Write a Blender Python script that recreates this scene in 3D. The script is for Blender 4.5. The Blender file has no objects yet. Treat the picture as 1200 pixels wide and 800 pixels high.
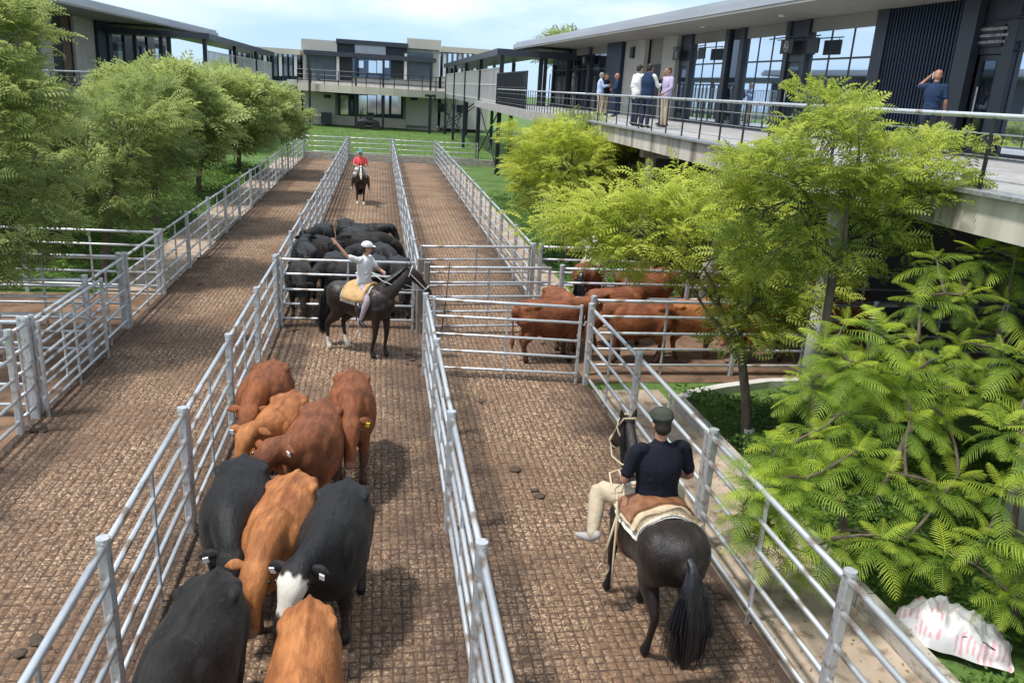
import bpy, math, random
import numpy as np
from mathutils import Vector, Matrix
random.seed(7); rng = np.random.default_rng(7)
S = bpy.context.scene
COL = S.collection
R = math.radians
H = 5.07
# ------------------------------------------------------------------ camera
PIT, YAW, ROL, F = .299, .172, .0617, 950.0
fw = Vector((math.sin(YAW)*math.cos(PIT), math.cos(YAW)*math.cos(PIT), -math.sin(PIT)))
r0 = Vector((math.cos(YAW), -math.sin(YAW), 0)); u0 = r0.cross(fw)
rt = math.cos(ROL)*r0+math.sin(ROL)*u0; up = -math.sin(ROL)*r0+math.cos(ROL)*u0
cd = bpy.data.cameras.new('camera'); cam = bpy.data.objects.new('camera', cd); COL.objects.link(cam)
M = Matrix((rt, up, -fw)).transposed().to_4x4(); M.translation = Vector((0, 0, H)); cam.matrix_world = M
cd.sensor_width = 36; cd.lens = 36*F/1200; cd.clip_start = .1; cd.clip_end = 5000
S.camera = cam
S.view_settings.view_transform = 'Standard'; S.view_settings.look = 'None'
S.view_settings.exposure = 0.52; S.view_settings.gamma = 1
# ------------------------------------------------------------------ sky and sun
SUN_EL, SUN_AZ = 64, 255      # azimuth of the sun, clockwise from +Y
W = bpy.data.worlds.new('World'); S.world = W; W.use_nodes = True
nt = W.node_tree; N = nt.nodes; L = nt.links; N.clear()
out = N.new('ShaderNodeOutputWorld'); bg = N.new('ShaderNodeBackground'); bg.inputs[1].default_value = .1
sky = N.new('ShaderNodeTexSky'); sky.sky_type = 'NISHITA'; sky.sun_disc = False
sky.sun_elevation = R(SUN_EL); sky.sun_rotation = R(SUN_AZ); sky.dust_density = .0; sky.air_density = 1.6; sky.ozone_density = 3.5
tc = N.new('ShaderNodeTexCoord'); sep = N.new('ShaderNodeSeparateXYZ'); L.new(tc.outputs['Generated'], sep.inputs[0])
mp = N.new('ShaderNodeMapping'); mp.inputs['Scale'].default_value = (1.2, 1.2, 5.5); L.new(tc.outputs['Generated'], mp.inputs[0])
nz = N.new('ShaderNodeTexNoise'); nz.inputs['Scale'].default_value = 2.3; nz.inputs['Detail'].default_value = 9; nz.inputs['Roughness'].default_value = .55
L.new(mp.outputs[0], nz.inputs['Vector'])
rp = N.new('ShaderNodeValToRGB'); rp.color_ramp.elements[0].position = .36; rp.color_ramp.elements[1].position = .56
L.new(nz.outputs['Fac'], rp.inputs[0])
nz2 = N.new('ShaderNodeTexNoise'); nz2.inputs['Scale'].default_value = 3.1; nz2.inputs['Detail'].default_value = 6
L.new(mp.outputs[0], nz2.inputs['Vector'])
cr = N.new('ShaderNodeValToRGB'); cr.color_ramp.elements[0].position = .3; cr.color_ramp.elements[0].color = (6.4, 7.3, 8.3, 1)
cr.color_ramp.elements[1].position = .7; cr.color_ramp.elements[1].color = (8.8, 9.2, 9.8, 1); L.new(nz2.outputs['Fac'], cr.inputs[0])
lo = N.new('ShaderNodeMapRange'); lo.inputs[1].default_value = .03; lo.inputs[2].default_value = .10
lo.inputs[3].default_value = .12; lo.inputs[4].default_value = 1.0; L.new(sep.outputs[2], lo.inputs[0])
ml = N.new('ShaderNodeMath'); ml.operation = 'MULTIPLY'; L.new(rp.outputs[0], ml.inputs[0]); L.new(lo.outputs[0], ml.inputs[1])
hz = N.new('ShaderNodeMapRange'); hz.inputs[1].default_value = .0; hz.inputs[2].default_value = .55; hz.inputs[3].default_value = .85; hz.inputs[4].default_value = .1; L.new(sep.outputs[2], hz.inputs[0])
hm = N.new('ShaderNodeMixRGB'); L.new(hz.outputs[0], hm.inputs[0]); L.new(sky.outputs[0], hm.inputs[1]); hm.inputs[2].default_value = (3.3, 5.6, 8.6, 1)
mx = N.new('ShaderNodeMixRGB'); L.new(ml.outputs[0], mx.inputs[0]); L.new(hm.outputs[0], mx.inputs[1]); L.new(cr.outputs[0], mx.inputs[2])
L.new(mx.outputs[0], bg.inputs[0]); L.new(bg.outputs[0], out.inputs[0])
sd = bpy.data.lights.new('sun', 'SUN'); sd.energy = 3.2; sd.angle = R(6.0); sd.color = (1, .96, .90)
sun = bpy.data.objects.new('sun', sd); COL.objects.link(sun)
a, e = R(SUN_AZ), R(SUN_EL)
sv = Vector((math.sin(a)*math.cos(e), math.cos(a)*math.cos(e), math.sin(e)))
sun.rotation_euler = sv.to_track_quat('Z', 'Y').to_euler(); sun.location = sv*60

# ------------------------------------------------------------------ helpers
def ray(px, py): return fw+rt*((px-600)/F)-up*((py-400)/F)
def at(px, py, Y):
    d = ray(px, py); t = Y/d.y; return t*d.x, H+t*d.z
def srgb(r, g, b):
    f = lambda c: (c/255/12.92 if c <= 10 else ((c/255+.055)/1.055)**2.4)
    return (f(r), f(g), f(b))
def nodes(name):
    m = bpy.data.materials.new(name); m.use_nodes = True
    nt = m.node_tree; return m, nt, nt.nodes['Principled BSDF']
def mat(name, c, rough=.6, metal=0, c2=None, scale=4, stretch=(1, 1, 1), bump=0, bscale=60, spec=.5, detail=5, lohi=(.35, .65), c3=None, s3=30, world=False):
    m, nt, p = nodes(name); N = nt.nodes; L = nt.links
    p.inputs['Roughness'].default_value = rough; p.inputs['Metallic'].default_value = metal
    p.inputs['Specular IOR Level'].default_value = spec; p.inputs['Base Color'].default_value = (*c, 1)
    if c2 or bump:
        if world:
            tc = N.new('ShaderNodeNewGeometry'); src = tc.outputs['Position']
        else:
            tc = N.new('ShaderNodeTexCoord'); src = tc.outputs['Object']
        mp = N.new('ShaderNodeMapping'); mp.inputs['Scale'].default_value = stretch; L.new(src, mp.inputs[0]); v = mp.outputs[0]
    if c2:
        n = N.new('ShaderNodeTexNoise'); n.inputs['Scale'].default_value = scale; n.inputs['Detail'].default_value = detail; L.new(v, n.inputs[0])
        r = N.new('ShaderNodeValToRGB'); r.color_ramp.elements[0].position = lohi[0]; r.color_ramp.elements[1].position = lohi[1]
        r.color_ramp.elements[0].color = (*c, 1); r.color_ramp.elements[1].color = (*c2, 1); L.new(n.outputs['Fac'], r.inputs[0])
        o = r.outputs[0]
        if c3:
            n3 = N.new('ShaderNodeTexNoise'); n3.inputs['Scale'].default_value = s3; n3.inputs['Detail'].default_value = 3; L.new(v, n3.inputs[0])
            r3 = N.new('ShaderNodeValToRGB'); r3.color_ramp.elements[0].position = .52; r3.color_ramp.elements[1].position = .68
            L.new(n3.outputs['Fac'], r3.inputs[0]); mx = N.new('ShaderNodeMixRGB'); L.new(r3.outputs[0], mx.inputs[0]); L.new(o, mx.inputs[1]); mx.inputs[2].default_value = (*c3, 1); o = mx.outputs[0]
        L.new(o, p.inputs['Base Color'])
    if bump:
        b = N.new('ShaderNodeTexNoise'); b.inputs['Scale'].default_value = bscale; b.inputs['Detail'].default_value = 4; L.new(v, b.inputs[0])
        bb = N.new('ShaderNodeBump'); bb.inputs['Strength'].default_value = bump; bb.inputs['Distance'].default_value = .02
        L.new(b.outputs['Fac'], bb.inputs['Height']); L.new(bb.outputs[0], p.inputs['Normal'])
    return m
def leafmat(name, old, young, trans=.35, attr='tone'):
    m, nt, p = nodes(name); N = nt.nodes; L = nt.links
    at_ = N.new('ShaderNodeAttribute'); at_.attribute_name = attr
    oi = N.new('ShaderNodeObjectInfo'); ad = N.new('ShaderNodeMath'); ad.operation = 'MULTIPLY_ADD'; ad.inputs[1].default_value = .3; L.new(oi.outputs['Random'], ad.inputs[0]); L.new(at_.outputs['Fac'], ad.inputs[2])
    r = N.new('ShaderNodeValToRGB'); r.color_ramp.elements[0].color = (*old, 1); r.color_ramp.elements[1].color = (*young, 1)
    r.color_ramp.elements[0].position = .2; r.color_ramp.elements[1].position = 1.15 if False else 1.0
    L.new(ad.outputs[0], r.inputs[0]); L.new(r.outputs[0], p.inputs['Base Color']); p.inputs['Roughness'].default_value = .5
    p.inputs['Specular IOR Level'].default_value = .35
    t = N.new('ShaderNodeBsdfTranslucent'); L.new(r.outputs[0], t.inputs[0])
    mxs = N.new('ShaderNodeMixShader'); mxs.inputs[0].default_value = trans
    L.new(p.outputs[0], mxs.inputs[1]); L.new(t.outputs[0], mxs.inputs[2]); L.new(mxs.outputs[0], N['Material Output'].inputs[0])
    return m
def tag(o, label=None, cat=None, group=None, kind=None):
    if label: o['label'] = label
    if cat: o['category'] = cat
    if group: o['group'] = group
    if kind: o['kind'] = kind
    return o
def link(name, me, parent=None, loc=None, rot=None, scale=None):
    o = bpy.data.objects.new(name, me); COL.objects.link(o)
    if parent: o.parent = parent
    if loc is not None: o.location = loc
    if rot is not None: o.rotation_euler = rot
    if scale is not None: o.scale = scale
    return o
def empty(name, label, cat, loc=(0, 0, 0), rz=0, group=None):
    o = link(name, None, loc=loc, rot=(0, 0, rz)); o.empty_display_size = .2
    return tag(o, label, cat, group)
def copy_tree(o, parent=None):
    c = o.copy(); COL.objects.link(c); c.parent = parent
    for ch in list(o.children): copy_tree(ch, c)
    return c
class MB:
    def __init__(s): s.v = []; s.f = []; s.sm = False
    def add(s, v, f):
        o = len(s.v); s.v += [tuple(p) for p in v]; s.f += [tuple(o+i for i in q) for q in f]; return s
    def box(s, x0, x1, y0, y1, z0, z1):
        return s.add([(x0, y0, z0), (x1, y0, z0), (x1, y1, z0), (x0, y1, z0), (x0, y0, z1), (x1, y0, z1), (x1, y1, z1), (x0, y1, z1)],
                     [(0, 3, 2, 1), (4, 5, 6, 7), (0, 1, 5, 4), (1, 2, 6, 5), (2, 3, 7, 6), (3, 0, 4, 7)])
    def prism(s, pts, z0, z1):
        n = len(pts)
        return s.add([(x, y, z0) for x, y in pts]+[(x, y, z1) for x, y in pts],
                     [tuple(range(n))[::-1], tuple(range(n, 2*n))]+[(i, (i+1) % n, n+(i+1) % n, n+i) for i in range(n)])
    def tube(s, pts, r, n=8, caps=True):
        pts = [Vector(p) for p in pts]; rs = r if isinstance(r, (list, tuple)) else [r]*len(pts)
        V = []; Fc = []; prev = None
        for i, p in enumerate(pts):
            t = (pts[min(i+1, len(pts)-1)]-pts[max(i-1, 0)]).normalized()
            if prev is None:
                a = t.cross(Vector((0, 0, 1)) if abs(t.z) < .9 else Vector((1, 0, 0))).normalized()
            else: a = (prev-t*prev.dot(t)).normalized()
            prev = a; b = t.cross(a)
            for k in range(n):
                th = 2*math.pi*k/n; V.append(p+(a*math.cos(th)+b*math.sin(th))*rs[i])
        for i in range(len(pts)-1):
            for k in range(n): Fc.append((i*n+k, i*n+(k+1) % n, (i+1)*n+(k+1) % n, (i+1)*n+k))
        if caps: Fc.append(tuple(range(n))[::-1]); Fc.append(tuple(range((len(pts)-1)*n, len(pts)*n)))
        return s.add(V, Fc)
    def loft(s, pts, wh, side=(0, 1, 0), n=14, sub=3, p=1.0, close=True):
        P_ = [Vector(q) for q in pts]; A = np.array([[*q, *w_] for q, w_ in zip(P_, wh)], float)
        if sub > 1 and len(A) > 2:
            o = []
            for i in range(len(A)-1):
                a0 = A[max(i-1, 0)]; a1 = A[i]; a2 = A[i+1]; a3 = A[min(i+2, len(A)-1)]
                for k in range(sub):
                    t = k/sub; o.append(.5*((2*a1)+(a2-a0)*t+(2*a0-5*a1+4*a2-a3)*t*t+(3*a1-a0-3*a2+a3)*t**3))
            o.append(A[-1]); A = np.array(o); A[:, 3:] = np.maximum(A[:, 3:], .002)
        V = []; Fc = []; m = len(A); side = Vector(side)
        def ring(c, t, w, h):
            sd_ = side-t*side.dot(t)
            if sd_.length < .05: sd_ = Vector((1, 0, 0))-t*t.x
            sd_.normalize(); u_ = t.cross(sd_)
            for k in range(n):
                th = 2*math.pi*k/n; c_, s_ = math.cos(th), math.sin(th)
                if p != 1: c_ = math.copysign(abs(c_)**p, c_); s_ = math.copysign(abs(s_)**p, s_)
                V.append(c+sd_*(c_*w)+u_*(s_*h))
        T = [(Vector(A[min(i+1, m-1)][:3])-Vector(A[max(i-1, 0)][:3])).normalized() for i in range(m)]
        rows = 0
        if close:
            w, h = A[0][3:]; rr = min(w, h)
            for q in (.96, .7): ring(Vector(A[0][:3])-T[0]*rr*q, T[0], w*math.sqrt(1-q*q), h*math.sqrt(1-q*q)); rows += 1
        for i in range(m): ring(Vector(A[i][:3]), T[i], A[i][3], A[i][4]); rows += 1
        if close:
            w, h = A[-1][3:]; rr = min(w, h)
            for q in (.7, .96): ring(Vector(A[-1][:3])+T[-1]*rr*q, T[-1], w*math.sqrt(1-q*q), h*math.sqrt(1-q*q)); rows += 1
        for i in range(rows-1):
            for k in range(n): Fc.append((i*n+k, i*n+(k+1) % n, (i+1)*n+(k+1) % n, (i+1)*n+k))
        Fc.append(tuple(range(n))[::-1]); Fc.append(tuple(range((rows-1)*n, rows*n)))
        return s.add(V, Fc)
    def ell(s, c, r, rz=0, n=14, m=9):
        V = []; Fc = []; cz, sz = math.cos(rz), math.sin(rz)
        for i in range(m+1):
            ph = math.pi*(i+.02)/(m+.04)
            for k in range(n):
                th = 2*math.pi*k/n; x = r[0]*math.sin(ph)*math.cos(th); y = r[1]*math.sin(ph)*math.sin(th)
                V.append((c[0]+x*cz-y*sz, c[1]+x*sz+y*cz, c[2]+r[2]*math.cos(ph)))
        for i in range(m):
            for k in range(n): Fc.append((i*n+k, (i+1)*n+k, (i+1)*n+(k+1) % n, i*n+(k+1) % n))
        Fc.append(tuple(range(n))); Fc.append(tuple(range(m*n, (m+1)*n))[::-1])
        return s.add(V, Fc)
    def mesh(s, name, m, smooth=False):
        me = bpy.data.meshes.new(name); me.from_pydata(s.v, [], s.f)
        if m: me.materials.append(m)
        if smooth: me.polygons.foreach_set('use_smooth', [True]*len(me.polygons))
        me.update(); return me
    def obj(s, name, m, parent=None, smooth=False, **k): return link(name, s.mesh(name, m, smooth), parent, **k)
    def remesh(s, name, m, voxel=.02, smooth=4, fac=.5):
        me = s.mesh(name+'_src', None); o = bpy.data.objects.new('tmp', me); COL.objects.link(o)
        r = o.modifiers.new('r', 'REMESH'); r.mode = 'VOXEL'; r.voxel_size = voxel; r.use_smooth_shade = True
        if smooth:
            q = o.modifiers.new('s', 'SMOOTH'); q.factor = fac; q.iterations = smooth
        dg = bpy.context.evaluated_depsgraph_get(); dg.update()
        new = bpy.data.meshes.new_from_object(o.evaluated_get(dg)); new.name = name
        bpy.data.objects.remove(o); bpy.data.meshes.remove(me); new.materials.clear()
        if m: new.materials.append(m)
        new.polygons.foreach_set('use_smooth', [True]*len(new.polygons)); return new
def npmesh(name, V, Q, m, tone=None, smooth=False):
    me = bpy.data.meshes.new(name); k = Q.shape[1]
    me.vertices.add(len(V)); me.vertices.foreach_set('co', V.astype(np.float32).ravel())
    me.loops.add(Q.size); me.loops.foreach_set('vertex_index', Q.astype(np.int32).ravel())
    me.polygons.add(len(Q)); me.polygons.foreach_set('loop_start', np.arange(0, Q.size, k, dtype=np.int32))
    me.polygons.foreach_set('loop_total', np.full(len(Q), k, dtype=np.int32))
    if tone is not None:
        at_ = me.attributes.new('tone', 'FLOAT', 'POINT'); at_.data.foreach_set('value', tone.astype(np.float32))
    me.materials.append(m); me.update(calc_edges=True); me.validate()
    if smooth: me.polygons.foreach_set('use_smooth', [True]*len(me.polygons))
    return me
def struct(name, mb, m, parent=None, smooth=False):
    o = mb.obj(name, m, parent, smooth); tag(o, kind='structure') if not parent else None; return o

# ------------------------------------------------------------------ materials
STEEL = mat('galvanised_steel', (.50, .53, .56), .42, .55, (.66, .69, .72), 9, bump=.05, c3=(.26, .21, .17), s3=9)
STEELD = mat('dull_steel', (.30, .32, .33), .5, .55, (.46, .48, .50), 12, c3=(.22, .19, .16), s3=20)
CONC = mat('concrete', (.36, .33, .29), .85, 0, (.50, .47, .41), 2.5, (1, 1, 2.2), .25, 40, c3=(.24, .20, .16), s3=5)
CONCL = mat('pale_concrete', (.50, .48, .44), .8, 0, (.62, .60, .55), 1.8, (1, 1, .35), .15, 40)
FASC = mat('stained_fascia_concrete', (.42, .38, .32), .85, 0, (.60, .56, .48), 3.0, (1, 1, .12), .2, 40, c3=(.20, .17, .14), s3=2.2)
GWALL = mat('grey_render', (.40, .38, .34), .85, 0, (.46, .44, .40), 1.2, bump=.08)
DECKM = mat('deck_tiles', (.33, .32, .31), .6, 0, (.42, .41, .40), 1.5, c3=(.26, .25, .24), s3=3)
DARKM = mat('dark_metal', (.025, .028, .035), .45, .3)
NAVY = mat('navy_cladding', (.012, .022, .045), .45, .2, (.018, .032, .062), 2)
FRAME = mat('slate_frame', (.045, .05, .065), .4, .3)
ROOFM = mat('roof_fascia_metal', (.36, .38, .42), .5, .25, (.43, .45, .49), 1.0, (1, .2, 3))
SOFF = mat('soffit_board', (.24, .23, .21), .7, 0, (.28, .27, .25), .6)
GLASS = mat('tinted_glass', (.72, .80, .88), .02, .95)
GLASSD = mat('dark_glass', (.10, .12, .15), .03, .9)
WHITE = mat('white_paint', (.75, .75, .73), .5)
LETTER = mat('sign_lettering', (.6, .6, .62), .5)
BARK = mat('bark', (.10, .075, .055), .9, 0, (.17, .135, .10), 12, (1, 1, .3), .5, 60)
LIME = mat('lime_wash', (.6, .58, .54), .9)
PATHM = mat('worn_path_concrete', (.33, .25, .18), .9, 0, (.47, .38, .30), 1.3, bump=.3, bscale=25, c3=(.20, .14, .10), s3=4, world=True)
DIRT = mat('reddish_dirt', (.13, .075, .045), .95, 0, (.23, .14, .085), 1.6, bump=.6, bscale=14, c3=(.09, .055, .035), s3=3, world=True)

def floor_material(name, top):
    m, nt, p = nodes(name); N = nt.nodes; L = nt.links; g = N.new('ShaderNodeNewGeometry')
    def noise(sc, lo_, hi_, det=4):
        n = N.new('ShaderNodeTexNoise'); n.inputs['Scale'].default_value = sc; n.inputs['Detail'].default_value = det; L.new(g.outputs['Position'], n.inputs[0])
        r = N.new('ShaderNodeMapRange'); r.inputs[1].default_value = lo_; r.inputs[2].default_value = hi_; L.new(n.outputs['Fac'], r.inputs[0]); return r.outputs[0]
    def mix(f, a, b):
        m_ = N.new('ShaderNodeMixRGB'); L.new(f, m_.inputs[0])
        for i, c in ((1, a), (2, b)):
            if isinstance(c, tuple): m_.inputs[i].default_value = (*c, 1)
            else: L.new(c, m_.inputs[i])
        return m_.outputs[0]
    sp = N.new('ShaderNodeSeparateXYZ'); L.new(g.outputs['Position'], sp.inputs[0]); last = None
    for X in (-5.0, -2.1, .856, 3.77):
        a_ = N.new('ShaderNodeMath'); a_.operation = 'SUBTRACT'; L.new(sp.outputs[0], a_.inputs[0]); a_.inputs[1].default_value = X
        b_ = N.new('ShaderNodeMath'); b_.operation = 'ABSOLUTE'; L.new(a_.outputs[0], b_.inputs[0])
        if last:
            c_ = N.new('ShaderNodeMath'); c_.operation = 'MINIMUM'; L.new(last, c_.inputs[0]); L.new(b_.outputs[0], c_.inputs[1]); last = c_.outputs[0]
        else: last = b_.outputs[0]
    wob = N.new('ShaderNodeMath'); wob.operation = 'MULTIPLY_ADD'; L.new(noise(1.6, .3, .7, 5), wob.inputs[0]); wob.inputs[1].default_value = -1.0; L.new(last, wob.inputs[2])
    edge = N.new('ShaderNodeMapRange'); edge.inputs[1].default_value = -.55; edge.inputs[2].default_value = .45; edge.inputs[3].default_value = .85; edge.inputs[4].default_value = 0; L.new(wob.outputs[0], edge.inputs[0])
    if top:
        c = mix(noise(24, .40, .58, 5), (.095, .052, .029), (.29, .183, .110))
        c = mix(noise(34, .54, .64), c, (.55, .41, .28))
        c = mix(noise(.55, .42, .68, 6), c, (.16, .092, .052))
        c = mix(edge.outputs[0], c, mix(noise(30, .5, .66), (.055, .033, .023), (.16, .105, .07)))
        c = mix(noise(12, .60, .70), c, (.06, .037, .026))
    else:
        c = mix(noise(9, .4, .62, 5), (.06, .036, .025), (.125, .08, .054))
        c = mix(edge.outputs[0], c, (.045, .027, .019))
    # far away the studs merge: keep their pattern as colour relief
    L.new(c, p.inputs['Base Color']); p.inputs['Roughness'].default_value = .88
    b = N.new('ShaderNodeTexNoise'); b.inputs['Scale'].default_value = 70; b.inputs['Detail'].default_value = 4; L.new(g.outputs['Position'], b.inputs[0])
    bb = N.new('ShaderNodeBump'); bb.inputs['Strength'].default_value = .6; bb.inputs['Distance'].default_value = .012; L.new(b.outputs['Fac'], bb.inputs['Height']); L.new(bb.outputs[0], p.inputs['Normal'])
    return m
STUD = floor_material('stud_block_tops', True); MUD = floor_material('trodden_manure', False)
def grass_material():
    m = mat('lawn', (.055, .115, .02), .9, 0, (.115, .20, .035), .6, bump=.8, bscale=30, c3=(.05, .085, .02), s3=9, world=True); return m
GRASS = grass_material()

# ------------------------------------------------------------------ ground
g = MB(); g.box(-400, 400, -60, 900, -.8, -.02); struct('ground', g, GRASS)
fl = MB(); fl.box(-5.05, 3.82, 1.0, 56.4, -.5, .0); yard = struct('yard_floor', fl, MUD)
al = MB(); al.box(3.824, 13.4, 13.75, 19.6, -.5, -.004); alley = struct('alley_floor', al, DIRT)
lp = MB(); lp.box(-16, -5.054, 9.0, 19.6, -.5, -.004); struct('left_pen_floor', lp, DIRT)
ud = MB(); ud.box(6.9, 13.4, 19.604, 40, -.5, -.006); struct('undercroft_floor', ud, DIRT)
wk = MB(); wk.box(3.824, 5.08, 1.0, 13.3, -.5, .012); struct('walkway', wk, PATHM)
wk = MB(); wk.box(3.824, 5.1, 19.604, 56.4, -.5, .008); struct('walkway.001', wk, PATHM)
wk = MB(); wk.box(-6.4, -5.054, 19.604, 56.4, -.5, .008); struct('walkway.002', wk, PATHM)
def polyband(pts, w, z0, z1):
    mb = MB()
    for i in range(len(pts)-1):
        p, q = Vector(pts[i]), Vector(pts[i+1]); d = (q-p).normalized(); n_ = Vector((-d.y, d.x))*w/2
        mb.prism([(p-n_)[:], (q-n_)[:], (q+n_)[:], (p+n_)[:]], z0+.0005*i, z1+.0005*i)
    return mb
for seg in [[(5.19, 1.0+2.9*i), (5.19, 3.88+2.9*i)] for i in range(4)]:
    struct('kerb', polyband(seg, .2, -.3, .16), CONC)
struct('kerb', polyband([(5.2, 12.62), (5.6, 12.95), (6.3, 13.25), (7.3, 13.55), (9, 13.7)], .18, -.3, .12), CONCL)
for x0, x1 in ((-5.0, -2.2), (-2.1, .75), (.9, 3.7), (3.85, 8)):
    struct('kerb', MB().box(x0, x1, 56.45, 56.75, -.3, .42), CONC)

# stud paving: the studs that show largest are objects, the rest one mesh
PER = .099
def stud_verts(x, y, b, t, h):
    return [(x-b, y-b, 0), (x+b, y-b, 0), (x+b, y+b, 0), (x-b, y+b, 0), (x-t, y-t, h), (x+t, y-t, h), (x+t, y+t, h), (x-t, y+t, h)]
xs = np.arange(-4.93, 3.75, PER); ys = np.arange(3.6, 27, PER)
GX, GY = np.meshgrid(xs, ys); gx = GX.ravel(); gy = GY.ravel(); keep = np.ones(len(gx), bool)
for fx in (-2.1, .856): keep &= np.abs(gx-fx) > .02
gx = gx[keep]; gy = gy[keep]; nS = len(gx)
near = []
for i in range(nS):
    if gy[i] > 5.6: break
    d = Vector((gx[i], gy[i], -H)); z = d.dot(fw); u_ = 600+F*d.dot(rt)/z; v_ = 400-F*d.dot(up)/z
    if 0 < u_ < 1190 and 0 < v_ < 800 and not (170 < u_ < 395) and gx[i] < 3.7: near.append((d.length, i))
near.sort(); nearset = set(i for _, i in near[:300])
cm = MB().add(stud_verts(0, 0, .042, .030, .024), [(4, 5, 6, 7), (0, 1, 5, 4), (1, 2, 6, 5), (2, 3, 7, 6), (3, 0, 4, 7)]).mesh('paving_stud', STUD)
for i in sorted(nearset):
    link('paving_stud', cm, yard, (gx[i]+random.uniform(-.004, .004), gy[i]+random.uniform(-.004, .004), random.uniform(-.008, .003)), (random.uniform(-.06, .06), random.uniform(-.06, .06), random.uniform(-.06, .06)), (random.uniform(.9, 1.08), random.uniform(.9, 1.08), 1))
idx = np.array([i for i in range(nS) if i not in nearset]); n_ = len(idx)
b_ = rng.uniform(.037, .045, n_); t_ = rng.uniform(.018, .032, n_); h_ = rng.uniform(.007, .021, n_)
cx = gx[idx]+rng.uniform(-.008, .008, n_); cy = gy[idx]+rng.uniform(-.008, .008, n_)
V = np.zeros((n_, 8, 3)); sg = [(-1, -1), (1, -1), (1, 1), (-1, 1)]
for k, (sx, sy) in enumerate(sg):
    V[:, k] = np.stack([cx+sx*b_, cy+sy*b_, np.full(n_, .0008)], 1); V[:, 4+k] = np.stack([cx+sx*t_, cy+sy*t_, h_+rng.uniform(-.004, .004, n_)], 1)
Q = np.array([(4, 5, 6, 7), (0, 1, 5, 4), (1, 2, 6, 5), (2, 3, 7, 6), (3, 0, 4, 7)])[None]+(np.arange(n_)*8)[:, None, None]
o = link('paving_studs', npmesh('paving_studs', V.reshape(-1, 3), Q.reshape(-1, 4), STUD), yard); tag(o, kind='stuff')
# farther lane: same studs, coarser rows
ys = np.arange(27.1, 56.2, PER*1.5); xs2 = np.arange(-4.9, 3.75, PER*1.5)
GX, GY = np.meshgrid(xs2, ys); cx = GX.ravel(); cy = GY.ravel(); n_ = len(cx); b_ = PER*.70; t_ = PER*.56
V = np.zeros((n_, 8, 3))
for k, (sx, sy) in enumerate(sg):
    V[:, k] = np.stack([cx+sx*b_, cy+sy*b_, np.full(n_, .0008)], 1); V[:, 4+k] = np.stack([cx+sx*t_, cy+sy*t_, np.full(n_, .024)], 1)
Q = np.array([(4, 5, 6, 7), (0, 1, 5, 4), (1, 2, 6, 5), (2, 3, 7, 6), (3, 0, 4, 7)])[None]+(np.arange(n_)*8)[:, None, None]
o = link('paving_studs', npmesh('paving_studs', V.reshape(-1, 3), Q.reshape(-1, 4), STUD), yard); tag(o, kind='stuff')
# dropped manure crumbs along the fences
n_ = 5200; cx = np.concatenate([rng.choice([-2.1, .856, 3.7, -4.95], n_//2)+rng.normal(0, .16, n_//2), rng.uniform(-4.9, 3.7, n_-n_//2)])
cx = np.clip(cx, -4.98, 3.75); cy = rng.uniform(3.6, 24, n_); r_ = rng.uniform(.006, .02, n_)
base = np.array([(1, 0, 0), (-.5, .87, 0), (-.5, -.87, 0), (.1, .1, .8)])
V = base[None]*r_[:, None, None]*rng.uniform(.6, 1.3, (n_, 4, 1))+np.stack([cx, cy, np.full(n_, .022)], 1)[:, None]
Q = np.array([(0, 1, 3), (1, 2, 3), (2, 0, 3)])[None]+(np.arange(n_)*4)[:, None, None]
CRUMB = mat('manure_crumbs', (.05, .03, .02), .95, 0, (.14, .09, .06), 3, world=True)
o = link('manure_crumbs', npmesh('manure_crumbs', V.reshape(-1, 3), Q.reshape(-1, 3), CRUMB)); tag(o, 'dark crumbs of trodden manure scattered over the stud paving', 'manure', kind='stuff')

PAT = mat('manure_pat', (.04, .026, .017), .8, 0, (.085, .055, .036), 8, bump=.8, bscale=30); mbp = MB()
for k in range(34):
    x = random.choice((-4.6, -2.5, -1.7, .5, 1.3, 3.4))+random.gauss(0, .45); y = random.uniform(4.2, 34); x = max(-4.85, min(3.6, x))
    if abs(x+2.1) < .15 or abs(x-.856) < .15: continue
    for q in range(random.randint(1, 4)): r__ = random.uniform(.03, .10); mbp.ell((x+random.gauss(0, .09), y+random.gauss(0, .09), .026), (r__, r__*random.uniform(.6, 1), random.uniform(.006, .013)), random.random()*3, 9, 5)
o = mbp.obj('manure_pats', PAT, None, True); tag(o, 'flattened dark manure pats on the stud paving', 'manure', kind='stuff')
# ------------------------------------------------------------------ corral fences and gates
_c = {}
def cyl_unit(r, n=10):                       # along +X from 0 to 1
    if ('c', r) not in _c:
        me = MB().tube([(0, 0, 0), (1, 0, 0)], r, n).mesh('rail', STEEL, True); _c['c', r] = me
    return _c['c', r]
def post_mesh(h, w, m=None):
    k = ('p', h, w, m)
    if k not in _c:
        b = MB(); q = w/2; c = w*.16
        b.prism([(-q+c, -q), (q-c, -q), (q, -q+c), (q, q-c), (q-c, q), (-q+c, q), (-q, q-c), (-q, -q+c)], -.3, h); _c[k] = b.mesh('post', m or STEEL)
    return _c[k]
def cap_mesh(w):
    if ('k', w) not in _c: _c['k', w] = MB().loft([(0, 0, 0), (0, 0, .03)], [(w*.62, w*.62), (w*.58, w*.58)], n=10, sub=1, close=False).mesh('cap', STEEL)
    return _c['k', w]
RZ = [.19, .51, .83, 1.15, 1.46]
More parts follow.
